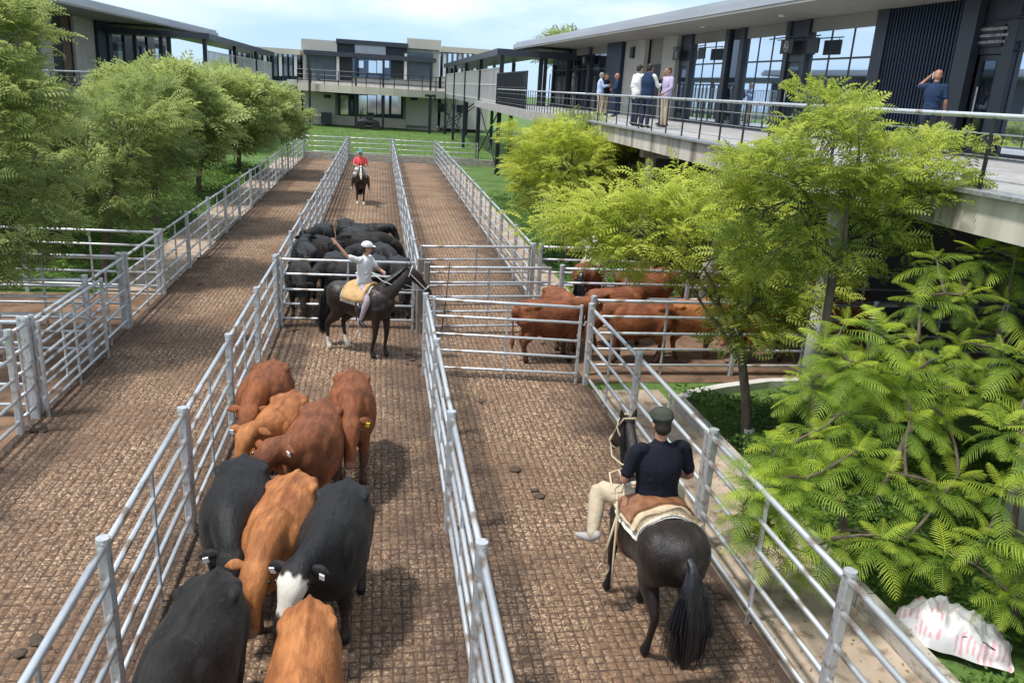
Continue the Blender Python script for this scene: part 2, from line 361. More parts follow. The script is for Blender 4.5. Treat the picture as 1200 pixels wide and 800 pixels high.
def bay(root, a, b, rz=RZ, r=.027, mids=1, rail='rail', gap=.0):
    a, b = Vector((*a, 0)), Vector((*b, 0)); d = b-a; ang = math.atan2(d.y, d.x); u_ = d.normalized(); a = a+u_*gap; Ln = (b-a).length-gap
    for i, z in enumerate(rz):
        rr = r*1.18 if i == len(rz)-1 else r
        link(rail, cyl_unit(rr), root, (a.x, a.y, z+random.uniform(-.008, .008)), (0, random.uniform(-.004, .004), ang+random.uniform(-.003, .003)), (Ln, 1, 1))
    for k in range(mids):
        p = a+u_*Ln*(k+1)/(mids+1)
        o = link('upright', post_mesh(1.0, .042), root, (p.x, p.y, rz[0]-.02), (0, 0, ang)); o.scale = (1, .8, (rz[-1]-rz[0]-.0)/1.0)
def fence(label, pts, group=None, w=.095, h=1.52, rz=RZ, double=(), mids=1, name='corral_fence'):
    root = empty(name, label, 'fence', (0, 0, 0), 0, group)
    ang = math.atan2(pts[-1][1]-pts[0][1], pts[-1][0]-pts[0][0])
    for i, p in enumerate(pts):
        o = link('post', post_mesh(h, w), root, (p[0], p[1], 0), (random.uniform(-.012, .012), random.uniform(-.012, .012), ang)); link('cap', cap_mesh(w), o, (0, 0, h-.002))
        if i in double:
            u_ = Vector((math.cos(ang), math.sin(ang)))*.125
            o = link('post', post_mesh(h-.06, w*.8), root, (p[0]+u_.x, p[1]+u_.y, 0), (0, 0, ang)); link('cap', cap_mesh(w*.8), o, (0, 0, h-.062))
    for p, q in zip(pts, pts[1:]): bay(root, p, q, rz, mids=mids, gap=w*.45)
    return root
def gate(label, a, b, rz=RZ, mids=1, group=None, latch=None):
    root = empty('corral_gate', label, 'gate', (0, 0, 0), 0, group); ang = math.atan2(b[1]-a[1], b[0]-a[0])
    for p in (a, b): link('stile', post_mesh(1.0, .055), root, (p[0], p[1], rz[0]-.03), (0, 0, ang), (1, 1, rz[-1]-rz[0]+.06))
    bay(root, a, b, rz, r=.025, mids=mids, gap=.02)
    for z in (rz[0]+.12, rz[-1]-.12): link('hinge', cyl_unit(.022), root, (a[0], a[1], z), (0, 0, ang+math.pi), (.09, 1, 1))
    MB().tube([(b[0], b[1], 1.22), (b[0]+.05*math.cos(ang), b[1]+.05*math.sin(ang)-.03, 1.12), (b[0]+.11*math.cos(ang), b[1]+.11*math.sin(ang), 1.2)], .009, 5).obj('chain', STEELD, root)
    if latch: o = MB().tube([(latch[0]-.12, latch[1], latch[2]), (latch[0]+.16, latch[1]-.03, latch[2]-.14)], .012, 6).obj('latch_bar', STEELD, root)
    return root
PB = 2.75
B_Y = [3.3, 6.02, 8.72, 11.5, 14.25, 17.0]
fence('galvanised rail fence left of the brown and black cattle in the near lane', [(-2.1, y) for y in B_Y], double=(2,))
fence('galvanised rail fence left of the black cattle pack and the far rider', [(-2.1, 17.14)]+[(-2.1, 17.2+PB*k) for k in range(1, 15)]+[(-2.1, 56.4)])
fence('galvanised rail fence between the near cattle and the rider in black', [(.856, y) for y in (3.05, 5.8, 8.58, 11.35, 14.1)])
fence('galvanised rail fence right of the black cattle pack and the far rider', [(.856, y) for y in (16.9, 19.4)]+[(.856, 19.4+PB*k) for k in range(1, 13)]+[(.856, 56.4)])
fence('galvanised rail fence right of the near rider beside the worn concrete path', [(3.77, y) for y in (2.4, 5.2, 8.0, 10.85, 13.6)], double=(2,))
fence('galvanised rail fence beside the round yellow-green tree beyond the cross alley', [(3.77, 19.35+PB*k) for k in range(13)]+[(3.77, 56.4)])
fence('galvanised rail fence between the leftmost lane and the left trees', [(-5.0, y) for y in (16.93, 19.7, 22.45)]+[(-5.0, 22.45+PB*k) for k in range(1, 12)]+[(-5.0, 56.4)])
fence('galvanised rail fence at the left edge, short stretch before the parked gate', [(-5.0, y) for y in (6.2, 8.9, 11.57, 12.15)])
fence('galvanised rail fence stretch behind the parked gate at the left edge', [(-5.0, y) for y in (12.3, 14.6, 16.8)], w=.07)
gate('galvanised gate swung open and parked flat along the left fence', (-4.86, 12.18), (-4.84, 14.95), mids=1)
gate('closed galvanised gate between the waving rider and the black cattle', (-2.0, 17.08), (.74, 17.02), mids=1)
gate('long galvanised gate across the right lane, nearest of three, before a red cow', (.99, 14.02), (3.6, 13.66), mids=1)
gate('galvanised gate across the right lane, middle one of the three', (.99, 16.62), (3.66, 16.84), mids=1)
gate('galvanised gate across the right lane, farthest of the three behind the cross alley', (.99, 18.95), (3.66, 19.3), mids=1)
g = empty('wooden_post', 'weathered grey timber post where the middle gate meets the cross alley fence', 'post', (.87, 16.72, 0))
WOOD = mat('weathered_wood', (.14, .12, .10), .9, 0, (.24, .21, .18), 8, (1, 1, .2), .4, 40)
link('shaft', post_mesh(1.62, .13, WOOD), g)
tag(link('wooden_post', post_mesh(1.6, .13, WOOD), None, (.99, 16.5, 0)), 'weathered timber gate post right behind the dark horse\'s muzzle', 'post')
for (x0, x1, y, lab) in ((3.95, 12.6, 14.15, 'galvanised rail fence on the near side of the red cattle alley, ending under the deck'), (3.95, 12.6, 16.85, 'galvanised rail fence behind the red cattle alley, running right under the deck'), (3.95, 12.6, 19.35, 'galvanised rail fence farthest back in the right pens, behind the mostly hidden rider')):
    n_ = 3; fence(lab, [(x0+(x1-x0)*k/n_, y) for k in range(n_+1)])
fence('galvanised rail fence before the tree trunk, farthest of the left cross fences', [(-5.1, 19.7), (-8.0, 19.75), (-10.9, 19.8), (-13.8, 19.85)], mids=1)
fence('dull steel rail fence crossing the left pens, second back from the parked gate', [(-5.1, 16.9), (-8, 16.9), (-11, 16.9), (-14, 16.9)], mids=1)
fence('dull steel rail fence crossing the left pens level with the parked gate', [(-5.1, 14.9), (-8, 14.9), (-11, 14.9), (-14, 14.9)], mids=1)
fence('dull steel rail fence crossing the left pens, nearest the camera', [(-5.1, 12.2), (-8, 12.2), (-11, 12.2)], mids=1)
for (x0, x1, lab) in ((-4.9, -2.2, 'end fence panel with lawn behind it, closing the leftmost lane'), (-2.0, .75, 'end fence panel with lawn behind it, closing the lane of the far rider'), (.95, 3.68, 'end fence panel with lawn behind it, closing the empty right lane'), (3.87, 6.6, 'end fence panel beside the last corner post, right of the empty lane')):
    fence(lab, [(x0, 56.5), (x1, 56.5)], mids=1)
# yellow/green things seen on the fences: a rope on the gate post and a stick leaning behind it
ROPE = mat('rope', (.06, .05, .045), .9)
tag(MB().tube([(.88, 17.0, 1.5), (.95, 16.98, 1.62), (1.05, 16.95, 1.5), (1.2, 16.93, 1.44), (1.3, 16.9, 1.42)], .012, 6).obj('rope', ROPE, smooth=True), 'dark rope tied from the fence top to the middle gate beside the alley', 'rope')
tag(MB().tube([(1.28, 15.8, .35), (1.36, 15.9, 1.0), (1.41, 15.95, 1.72)], .012, 6).obj('riding_crop', ROPE, smooth=True), 'thin dark stick standing upright by the gates right of the dark horse', 'stick')

# ------------------------------------------------------------------ right building
def fx(Y): return 14.32-.0514*Y
nF = Vector((-1, -.0514, 0)).normalized()
ROTF = math.atan(.0514)          # rotation of the facade frame about Z
def frame(name, label, cat, Y, z=4.27, **k):
    e_ = empty(name, label, cat, (fx(Y), Y, z), ROTF, **k); return e_
ZD = 4.27
deck = MB().prism([(6.65, -6), (6.65, 27), (6.65, 60), (20, 60), (20, -6)], 3.86, ZD)
dk = struct('deck', deck, DECKM)
for y in range(-5, 27, 3):      # cast fascia panels with joints
    struct('fascia_panel', MB().box(6.60, 6.647, y+.01, y+2.99, 3.84, ZD-.012), FASC, dk)
MB().box(6.5, 6.9, -6, 27, ZD+.004, ZD+.05).obj('edge_strip', STEELD, dk)
for i, y in enumerate((7.6, 12.6, 17.6, 22.6, 27.6, 33, 39)):
    lab = ['white round concrete column under the deck, nearest, behind ferny leaves', 'white round concrete column with leaf shadows behind the big tree', 'white round concrete column hidden mostly behind the big tree crown', 'white round concrete column under the deck below the man in the lilac shirt', 'white round concrete column at the left end of the thick deck edge', 'white round concrete column behind the yellow-green tree', 'white round concrete column farthest along the deck'][i]
    t = empty('column', lab, 'column', (7.6, y, 0)); MB().tube([(0, 0, -.2), (0, 0, 3.5)], .165, 24).obj('shaft', CONCL, t, True)
    MB().box(-.3, 6, -.16, .16, 3.5, 3.858).obj('beam', CONC, t)
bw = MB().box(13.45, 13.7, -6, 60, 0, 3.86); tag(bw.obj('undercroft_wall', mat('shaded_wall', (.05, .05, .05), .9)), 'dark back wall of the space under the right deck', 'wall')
# railing
def railing(label, path, zt, zb, step=1.05, top=.03, cables=3, gp=None, topmat=STEEL):
    t = empty('railing', label, 'railing', (path[0][0], path[0][1], zb), 0, gp); o = Vector((path[0][0], path[0][1], zb))
    P3 = [Vector((*p, 0)) for p in path]
    MB().tube([Vector((p.x-o.x, p.y-o.y, zt-zb)) for p in P3], top, 8).obj('top_rail', topmat, t, True)
    for c in range(cables):
        z = (zt-zb)*(c+.7)/(cables+.5); MB().tube([Vector((p.x-o.x, p.y-o.y, z)) for p in P3], .008, 5).obj('cable', STEELD, t)
    pm = MB().box(-.012, .012, -.022, .022, -.1, zt-zb).mesh('baluster', DARKM)
    for a_, b_ in zip(P3, P3[1:]):
        L_ = (b_-a_).length; k = int(L_/step)
        for i in range(k):
            p = a_+(b_-a_)*((i+.5)/k); link('baluster', pm, t, (p.x-o.x, p.y-o.y, 0), (.0, .0, 0))
    return t
railing('long grey handrail with thin balusters along the edge of the right deck', [(6.72, -4), (6.72, 27.2)], 5.12, ZD)
railing('dark railing continuing along the far part of the right deck toward the black canopy', [(6.72, 27.4), (6.75, 49)], 5.12, ZD, .6, .028)

bl = empty('auction_building', 'long modern building with flat grey roof and mirrored windows above the right deck', 'building', (0, 0, 0))
ex = lambda Y: 12.0-.0566*Y
rf = MB().prism([(ex(-6), -6), (ex(57), 57), (26, 57), (26, -6)], 7.70, 7.78).obj('soffit', SOFF, bl)
MB().prism([(ex(-6)-.02, -6.02), (ex(57)-.02, 57.02), (26, 57.02), (26, -6.02)], 7.784, 8.02).obj('roof_edge', ROOFM, bl)
MB().prism([(ex(-6)+.12, -6), (ex(57)+.12, 56.9), (26, 56.9), (26, -6)], 8.024, 8.16).obj('roof_edge', ROOFM, bl)
MB().box(15.2, 25, -6, 55, ZD-.02, 7.69).obj('wall', GWALL, bl)
sp_ = MB().tube([(0, 0, 0), (0, 0, .05)], .09, 12).mesh('downlight', WHITE)
for y in (10, 14.5, 19, 24.5, 30): link('downlight', sp_, bl, (ex(y)+1.2, y, 7.66))
def fbx(name, y0, y1, z0, z1, m, off=0., th=.12, parent=None):
    """box on the facade line, off metres in front of it"""
    p0 = Vector((fx(y0), y0, 0))+nF*off; ln = (Vector((fx(y1), y1, 0))-Vector((fx(y0), y0, 0))).length
    return MB().box(0, th, 0, ln, z0, z1).obj(name, m, parent or bl, loc=(p0.x, p0.y, 0), rot=(0, 0, ROTF))
ZT = 7.695
def glazed(y0, y1, panes, m=GLASS, hz=(5.15, 6.9), pm=.055):
    """glass panes in frames between y0 and y1"""
    w = (y1-y0)/panes; zs = [ZD+.12, 6.55, 7.35]
    for k in range(panes):
        for (za, zb) in ((ZD+.12, 6.5), (6.55, 7.32)):
            fbx('window_pane', y0+w*k+.02, y0+w*(k+1)-.02, za, zb, m, .0, .03)
        fbx('mullion', y0+w*k-.02, y0+w*k+.02, ZD+.12, 7.32, FRAME, .02, .06)
    fbx('transom', y0, y1, 6.5, 6.55, FRAME, .05, .1); fbx('head_panel', y0, y1, 7.32, ZT, SOFF, .03, .1); fbx('sill', y0, y1, ZD, ZD+.12, FRAME, .06, .12)
def pier(y0, y1, m=FRAME, off=.14, z1=ZT): return fbx('pier', y0, y1, ZD, z1, m, off, .2)
def door(y0, y1, m=GLASSD, zt=6.45):
    d = fbx('door', y0, y1, ZD+.02, zt, FRAME, .06, .06)
    L_ = y1-y0; MB().box(-.012, 0, .12, L_-.12, ZD+.22, zt-.12).obj('door_glass', m, d); MB().tube([(-.07, L_-.2, ZD+.9), (-.07, L_-.2, ZD+1.5)], .018, 6).obj('handle', STEEL, d)
    return d
glazed(8.0, 13.5, 4); pier(13.5, 13.8); glazed(13.9, 16.55, 2); pier(16.55, 16.85); door(16.9, 17.55); fbx('head_panel', 16.85, 17.6, 6.47, ZT, FRAME, .08, .1); pier(17.6, 18.1, off=.3)
# ribbed navy wall
fbx('rib_backing', 18.1, 21.0, ZD, ZT, NAVY, .04, .1)
for k in range(24): fbx('cladding_rib', 18.14+k*.12, 18.2+k*.12, ZD, ZT-.02, NAVY, .10, .06)
pier(21.0, 21.5); glazed(21.5, 24.8, 3); pier(24.8, 25.0); door(25.05, 25.85); pier(25.9, 26.15); fbx('head_panel', 25.0, 25.9, 6.47, ZT, FRAME, .08, .1)
glazed(26.15, 29.0, 3); pier(29.0, 29.3); fbx('door_panel', 29.3, 30.2, ZD, ZT, GLASSD, .03, .05); pier(30.2, 30.5)
glazed(30.5, 33.5, 3); pier(33.5, 33.75); door(33.8, 34.7); fbx('head_panel', 33.75, 34.8, 6.47, ZT, FRAME, .08, .1)
pier(34.75, 36.3, GWALL, .25); fbx('recess', 36.3, 38.4, ZD, ZT, SOFF, .0, .1); d = fbx('door', 36.5, 37.7, ZD+.02, 6.6, DARKM, .05, .06)
pier(38.4, 41.1, GWALL, .3); fbx('wall_lamp', 39.7, 40.1, 6.9, 7.4, DARKM, .42, .12)
pier(41.1, 43.4, NAVY, .5); glazed(43.4, 47.5, 3, GLASSD); pier(47.5, 47.9); glazed(47.9, 52, 3, GLASSD); pier(52, 52.4); glazed(52.4, 56.5, 3, GLASSD)
# signs hung in front of the doors
def disc_sign(label, Y, z, glyph=None, off=.35, w=.95, h=.42, ring=True, txt=None):
    t = empty('hanging_sign', label, 'sign', (fx(Y)+nF.x*off, Y, z), ROTF-.12)
    MB().box(0, .05, -w/2, w/2, -h/2, h/2).obj('board', DARKM, t)
    MB().tube([(.02, -w/2-.05, h/2+.07), (.02, w*1.6, h/2+.07)], .018, 6).obj('hanger', DARKM, t); MB().tube([(.02, -w/3, h/2), (.02, -w/3, h/2+.07)], .012, 5).obj('hanger', DARKM, t)
    if ring:
        pts = [(-.012, .16*math.cos(a_)*.95, .16*math.sin(a_)*.95) for a_ in [i*math.pi/10 for i in range(21)]]
        MB().tube(pts, .012, 5, False).obj('emblem', LETTER, t)
    if glyph:
        for g_, (y_, z_, s_) in zip(glyph, ((0, 0, .22),)): text(g_, t, (-.014, y_, z_), s_)
    if txt: text(txt, t, (-.012, .0, -.0), .1)
    return t
def text(s_, parent, loc, size, m=LETTER, rot=(R(90), 0, R(-90)), align='CENTER'):
    cu = bpy.data.curves.new('lettering', 'FONT'); cu.body = s_; cu.size = size; cu.align_x = align; cu.align_y = 'CENTER'; cu.extrude = .003
    o = bpy.data.objects.new('tmp', cu); COL.objects.link(o); dg = bpy.context.evaluated_depsgraph_get(); dg.update()
    me = bpy.data.meshes.new_from_object(o.evaluated_get(dg)); bpy.data.objects.remove(o); me.materials.clear(); me.materials.append(m)
    return link('lettering', me, parent, loc, rot)
disc_sign('black hanging sign with a pale ringed heart mark, above the man in lilac', 34.5, 6.92, ['V'])
disc_sign('plain black hanging sign board right of the ringed heart mark', 32.0, 6.9, ring=False, w=.85)
disc_sign('black hanging sign with ringed letters AC above the glass door', 25.6, 6.92, ['AC'])
disc_sign('plain black hanging sign right of the ringed AC sign', 24.1, 6.88, ring=False, w=.75)
disc_sign('small far black sign with a white round mark, left end of the facade', 51.5, 7.0, ['O'])
disc_sign('small far black sign with pale scribbled mark, second from the left end of the facade', 48.0, 7.0, ['~'])
disc_sign('black sign board at the right frame edge hung on a bright bracket', 15.9, 6.9, ring=False, w=.9)
t = empty('notice_board', 'dark board with three lines of white lettering above the right glass door', 'sign', (fx(17.25)+nF.x*.16, 17.25, 6.85), ROTF)
MB().box(0, .04, -.36, .36, -.22, .22).obj('board', DARKM, t)
for k, s_ in enumerate(('• CONSIGNATARIOS', '• INGRESO / OFICINAS', '• CASA REMATES S A')): text(s_, t, (-.012, .33, .135-.135*k), .085, align='LEFT')

# ------------------------------------------------------------------ left building
def lx(Y): return -21.0+.03*(Y-40)
lb = empty('auction_building', 'low modern building with flat grey roof and dark glazing behind the left trees', 'building')
le = lambda Y: -14.7+.077*(Y-41.2)
MB().prism([(le(12), 12), (-30, 12), (-30, 70), (le(70), 70)], 7.68, 7.76).obj('soffit', SOFF, lb)
MB().prism([(le(12)+.02, 11.98), (-30, 11.98), (-30, 70.02), (le(70)+.02, 70.02)], 7.764, 7.99).obj('roof_edge', ROOFM, lb)
MB().prism([(le(12)-.1, 12), (-30, 12), (-30, 69.9), (le(70)-.1, 69.9)], 7.994, 8.16).obj('roof_edge', ROOFM, lb)
XL = -17.6
def lbx(name, y0, y1, z0, z1, m, off=0, th=.15): return MB().box(XL-th+off, XL+off, y0, y1, z0, z1).obj(name, m, lb)
def ly(px, py=60): d = ray(px, py); return XL/d.x*d.y
cuts = [(-60, 28, 'g'), (28, 41, 'f'), (41, 55, 'c'), (55, 72, 'd'), (72, 82, 'w'), (82, 106, 'c'), (106, 123, 'n'), (123, 145, 'g'), (145, 153, 'f'), (153, 172, 'g'), (172, 180, 'f'), (180, 199, 'g')]
for x0, x1, k in cuts:
    y0, y1 = ly(x0), ly(x1); m = dict(g=GLASSD, f=FRAME, c=GWALL, d=DARKM, w=BARK, n=NAVY)[k]
    nm = dict(g='window_pane', f='mullion', c='wall_panel', d='door', w='timber_panel', n='cladding_panel')[k]
    if k == 'g':
        n_ = 3
        for j in range(n_):
            ya, yb = y0+(y1-y0)*j/n_, y0+(y1-y0)*(j+1)/n_
            lbx(nm, ya+.03, yb-.03, ZD, 6.6, GLASS if j != 1 else m); lbx(nm, ya+.03, yb-.03, 6.66, 7.4, m)
        lbx('transom', y0, y1, 6.6, 6.66, FRAME, .05); lbx('head_panel', y0, y1, 7.4, 7.675, FRAME, .02)
    else: lbx(nm, y0, y1, ZD-.4, 7.675, m, dict(f=.1, c=.3, d=.05, w=.08, n=.5)[k])
MB().box(-28, XL-.3, 12.5, 69, ZD, 7.67).obj('wall', GWALL, lb)
RED = mat('red_paint', (.45, .05, .04), .5)
y_ = ly(60, 62); MB().box(XL+.06, XL+.09, y_-.0, y_+1.0, 6.2, 6.8).obj('red_notice', RED, lb)
st = struct('deck', MB().prism([(-10.9, 12), (-30, 12), (-30, 72), (-14.6, 60), (-12.2, 40)], 3.5, 3.86), DECKM)
struct('fascia_panel', MB().prism([(-10.86, 12), (-10.9, 12), (-12.2, 40), (-12.16, 40)], 3.44, 3.87), FASC, st)
railing('grey handrail along the left deck seen above the trees', [(-10.9, 16), (-12.25, 40), (-14.6, 60)], 4.78, 3.86, 1.2)
for i, y in enumerate((17, 22, 27, 33)):
    t = tag(MB().tube([(-11.8, y, -.2), (-11.8, y, 3.5)], .17, 20).obj('column', CONCL, None, True), ['white column under the left deck at the left frame edge', 'white column under the left deck beside the pen fences', 'white column under the left deck behind the leafy crown', 'white column under the left deck farthest back'][i], 'column')

# ------------------------------------------------------------------ covered walkways
LATT = mat('weathered_lattice', (.52, .52, .52), .7, .2, (.52, .52, .51), 3)
def walkway_bridge(label, x0, x1, y0, y1, side, zf=4.25, zc=7.05):
    t = empty('covered_walkway', label, 'walkway', (x0, y0, 0))
    X = x1-x0
    MB().box(0, X, 0, y1-y0, zf-.28, zf).obj('floor_slab', STEELD, t); MB().box(-.35 if side < 0 else 0, X if side < 0 else X+.35, -.3, y1-y0, zc, zc+.38).obj('canopy', FRAME, t)
    n_ = int((y1-y0)/10)
    pm = MB().box(-.12, .12, -.12, .12, 0, zc).mesh('support_post', DARKM); px = 0 if side < 0 else X
    for k in range(n_+1): link('support_post', pm, t, (px, (y1-y0)*k/n_, 0)); link('support_post', pm, t, (X-px, (y1-y0)*k/n_, 0))
    bar = MB().box(-.02, .02, -.045, .045, 0, 2.1).mesh('lattice_batten', LATT)
    k = int((y1-y0)/.42)
    for j in range(k): link('lattice_batten', bar, t, (px, (y1-y0)*(j+.5)/k, zf+.05))
    for z in (zf+.08, zf+1.1, zf+2.1): MB().box(px-.035, px+.035, 0, y1-y0, z, z+.06).obj('lattice_rail', LATT, t)
    for j in range(n_):
        ya, yb = (y1-y0)*j/n_, (y1-y0)*(j+1)/n_
        if j in (0, n_-1, n_//2):
            MB().tube([(px, ya, .3), (px, yb, zf-.3)], .05, 6).obj('brace', DARKM, t); MB().tube([(px, yb, .3), (px, ya, zf-.3)], .05, 6).obj('brace', DARKM, t)
    return t
walkway_bridge('covered footbridge with vertical battens on black posts right of the far lawn', 7.2, 9.6, 51, 94, -1)
t = empty('entrance_canopy', 'black flat canopy on posts joining the right footbridge to the right building', 'canopy', (9.6, 51, 0))
MB().box(0, 3.2, -.3, 2.5, 7.05, 7.43).obj('canopy', FRAME, t); MB().box(0, 3.6, 0, 2.4, 4.0, 4.25).obj('floor_slab', STEELD, t)
bar = MB().box(-.02, .02, -.045, .045, 0, 1.9).mesh('lattice_batten', DARKM)
for j in range(8): link('lattice_batten', bar, t, (.2+j*.4, 0, 4.3))
for j in range(3): link('support_post', MB().box(-.1, .1, -.1, .1, 0, 7.04).mesh('support_post', DARKM), t, (.3+j*1.4, .1, 0))
t = empty('bar_screen', 'row of tall dark vertical bars on the far deck below the black canopy', 'screen', (6.9, 40, ZD))
bar = MB().box(-.03, .03, -.03, .03, 0, 1.75).mesh('bar', DARKM)
for j in range(26): link('bar', bar, t, (0, j*.42, 0))
for z in (.25, .95, 1.7): MB().box(-.03, .03, -.03, 10.6, z, z+.06).obj('bar_rail', DARKM, t)
walkway_bridge('covered footbridge with dark posts behind the left trees, leading to the far building', -13.4, -11.2, 58, 92, 1)
t = empty('entrance_canopy', 'dark flat canopy joining the left building to the left footbridge', 'canopy', (-17.4, 58, 0))
MB().box(0, 4.0, -.3, 2.5, 7.05, 7.4).obj('canopy', FRAME, t)
for j in range(3): link('support_post', MB().box(-.1, .1, -.1, .1, 0, 7.04).mesh('support_post', DARKM), t, (.3+j*1.6, .1, 0))

# ------------------------------------------------------------------ far building
YB = 100.0
def bp(px, py, Y=YB): return at(px, py, Y)
fb = empty('far_building', 'two storey flat roofed beige building with slatted dark panels across the far lawn', 'building', (0, YB, 0))
def cb(name, px0, py0, px1, py1, m, d0=0, d1=.3, parent=None):
    """box on the far facade between two photo corners; d0 < 0 stands proud toward the yard"""
    X0, Z1 = bp(px0, py0); X1, Z0 = bp(px1, py1); X1 = bp(px1, py0)[0]
    Z1 = H+(91.4+.0617*(px0-355)-py0)*.0975; Z0 = H+(91.4+.0617*(px0-355)-py1)*.0975
    return MB().box(X0, X1, d0, d1, max(Z0, -.3), Z1).obj(name, m, parent or fb)
BEI = mat('beige_render', (.46, .43, .38), .85, 0, (.52, .49, .44), .4)
BEI2 = mat('light_beige_render', (.48, .44, .37), .85, 0, (.55, .5, .42), .4)
SLAT = mat('blue_grey_slats', (.09, .13, .16), .6, 0, (.12, .16, .19), 1)
PANE = mat('pale_window', (.75, .8, .85), .06, .9)
cb('wall', 354, 48, 516, 150, BEI, .5, 9)
cb('parapet', 353, 48, 395, 60, BEI, -.2, .5); cb('parapet', 477, 47, 517, 58, BEI, -.2, .5)
cb('roof_fascia', 394, 48, 478, 53, FRAME, -.4, .5); cb('recess', 395, 53, 477, 65, DARKM, .1, .5); cb('sign_panel', 416, 54, 452, 64, ROOFM, -.25, .1)
cb('beam', 357, 60.5, 511, 65.5, FRAME, -1.4, -.1)
for x0, x1 in ((358, 393), (477, 508)):
    p = cb('slat_panel', x0, 62, x1, 93, SLAT, .2, .5)
    for k in range(int((x1-x0)/2.4)): cb('slat', x0+.5+k*2.4, 66, x0+1.9+k*2.4, 92, SLAT, .08, .2)
for x in (394.5, 474): cb('pillar', x, 64, x+3, 94, WHITE, -.3, .5)
cb('opening', 398, 66, 413, 94, DARKM, .3, .5); cb('opening', 458, 64, 473, 92, DARKM, .3, .5); cb('opening', 413, 67, 458, 91, GLASSD, .35, .5)
for x0, x1 in ((419, 426), (432, 441), (442, 450), (451, 456)):
    cb('window', x0, 72, x1, 86 if x0 in (432, 442) else 80, PANE, .2, .34)
cb('deck_slab', 340, 93, 540, 99, CONCL, -3.2, .4)
# curved fascia of the far deck
pts = []
for k in range(13):
    px = 352+k*15.6; X = bp(px, 100)[0]; dpt = -3.4-2.2*math.sin(math.pi*k/12); pts.append((X, dpt, k))
mbf = MB()
for i in range(12):
    (xa, ya, _), (xb, yb, _) = pts[i], pts[i+1]
    MB().prism([(xa, ya), (xb-.02, yb), (xb-.02, 0), (xa, 0)], 3.75, 4.55+.0005*i).obj('deck_fascia', BEI2, fb)
rl = MB()
for z in (5.0, 5.5, 6.0): rl.tube([(x_, y_+.1, z) for x_, y_, _ in pts], .035, 5)
rl.obj('deck_railing', DARKM, fb)
pm = MB().box(-.05, .05, -.05, .05, 4.5, 6.0).mesh('railing_post', DARKM)
for x_, y_, _ in pts: link('railing_post', pm, fb, (x_, y_+.1, 0))
for px in (363, 417, 449, 504): X = bp(px, 120, YB-4.5)[0]; MB().box(X-.11, X+.11, -4.55, -4.33, -.3, 7.6).obj('support_post', DARKM, fb)
cb('lower_wall', 375, 108, 393, 143, BEI, -.3, .5); cb('lower_wall', 476, 108, 506, 146, BEI, -.3, .5); cb('lower_sill', 393, 134, 476, 145, BEI2, -.2, .5)
cb('window_backing', 396, 108, 473, 136, DARKM, .2, .5)
for x0, x1 in ((399, 408), (411, 414), (420, 430), (431, 441), (442, 447), (451, 456), (459, 470)): cb('window', x0, 111, x1, 133, PANE if x0 != 411 else GLASSD, .05, .22)
for x in (408.5, 416, 449, 457): cb('mullion', x, 108, x+2, 136, DARKM, -.05, .2)
for x0, y0 in ((380, 110), (481, 113)): cb('vent', x0, y0, x0+8, y0+4, DARKM, -.36, -.2)
cb('electrical_cabinet', 377, 130, 389, 142, FRAME, -1.4, -.6)
for px0, px1, nm in ((270, 352, 'left'), (518, 574, 'right')):
    w_ = empty('far_wing', 'low pale wing with tall narrow windows, %s of the far two storey building' % nm, 'building', (0, YB, 0))
    top = 55 if nm == 'left' else 56
    cb('roof_slab', px0, top, px1, top+6, BEI2, -.3, 9, w_); cb('wall', px0, top+36 if nm == 'left' else top+34, px1, 150, BEI, .5, 9, w_); cb('glazing', px0+1, top+6, px1-1, top+38, GLASSD, .7, 9, w_)
    k = int((px1-px0)/6)
    for j in range(k): cb('window', px0+2+j*6, top+8, px0+5.4+j*6, top+34, PANE if (j*7) % 3 else WHITE, .45, .68, w_)
for px in (519, 541): X = bp(px, 120)[0]; MB().box(X-.5, X+.5, .35, .49, 2.2, 3.1).obj('vent', DARKM, w_)
# steel cross braces beside the far building
t = empty('steel_bracing', 'black steel post with diagonal braces standing on the far lawn right of the building', 'bracing', (0, 93, 0))
X0, X1 = bp(504, 130, 93)[0], bp(545, 130, 93)[0]
MB().box(X0-.16, X0+.16, 0, .3, -.2, 4.0).obj('support_post', DARKM, t); MB().box(X0-.6, X0+.6, -.1, .4, 3.9, 4.15).obj('cap_plate', DARKM, t)
MB().tube([(X0+.4, .1, 3.9), (X1, .1, .1)], .07, 6).obj('brace', DARKM, t); MB().tube([(X0+.5, .1, .1), (X1+1.5, .1, 3.9)], .07, 6).obj('brace', DARKM, t); MB().tube([(X0+1, .1, .1), (X1+2, .1, 3.9)], .05, 6).obj('brace', DARKM, t)
# small tractor parked in front of the far windows
t = empty('tractor', 'small dark tractor parked before the far ground floor windows', 'tractor', (bp(432, 140, 95)[0], 95, 0))
MB().loft([(-1.0, 0, .75), (-.2, 0, .8), (.9, 0, .72)], [(.4, .3), (.42, .35), (.36, .28)], p=.6).obj('body', DARKM, t, True)
MB().tube([(-.9, 0, .9), (-.9, 0, 2.0)], .06, 8).obj('exhaust', DARKM, t); MB().box(-.3, .5, -.35, .35, 1.1, 1.5).obj('seat', mat('seat_vinyl', (.02, .02, .02), .5), t)
wm = MB().tube([(0, -.13, 0), (0, .13, 0)], .45, 18).mesh('wheel', mat('tyre', (.015, .015, .015), .8), False)
for x_, y_ in ((-.8, .6), (-.8, -.6), (.8, .6), (.8, -.6)): link('wheel', wm, t, (x_, y_, .45))

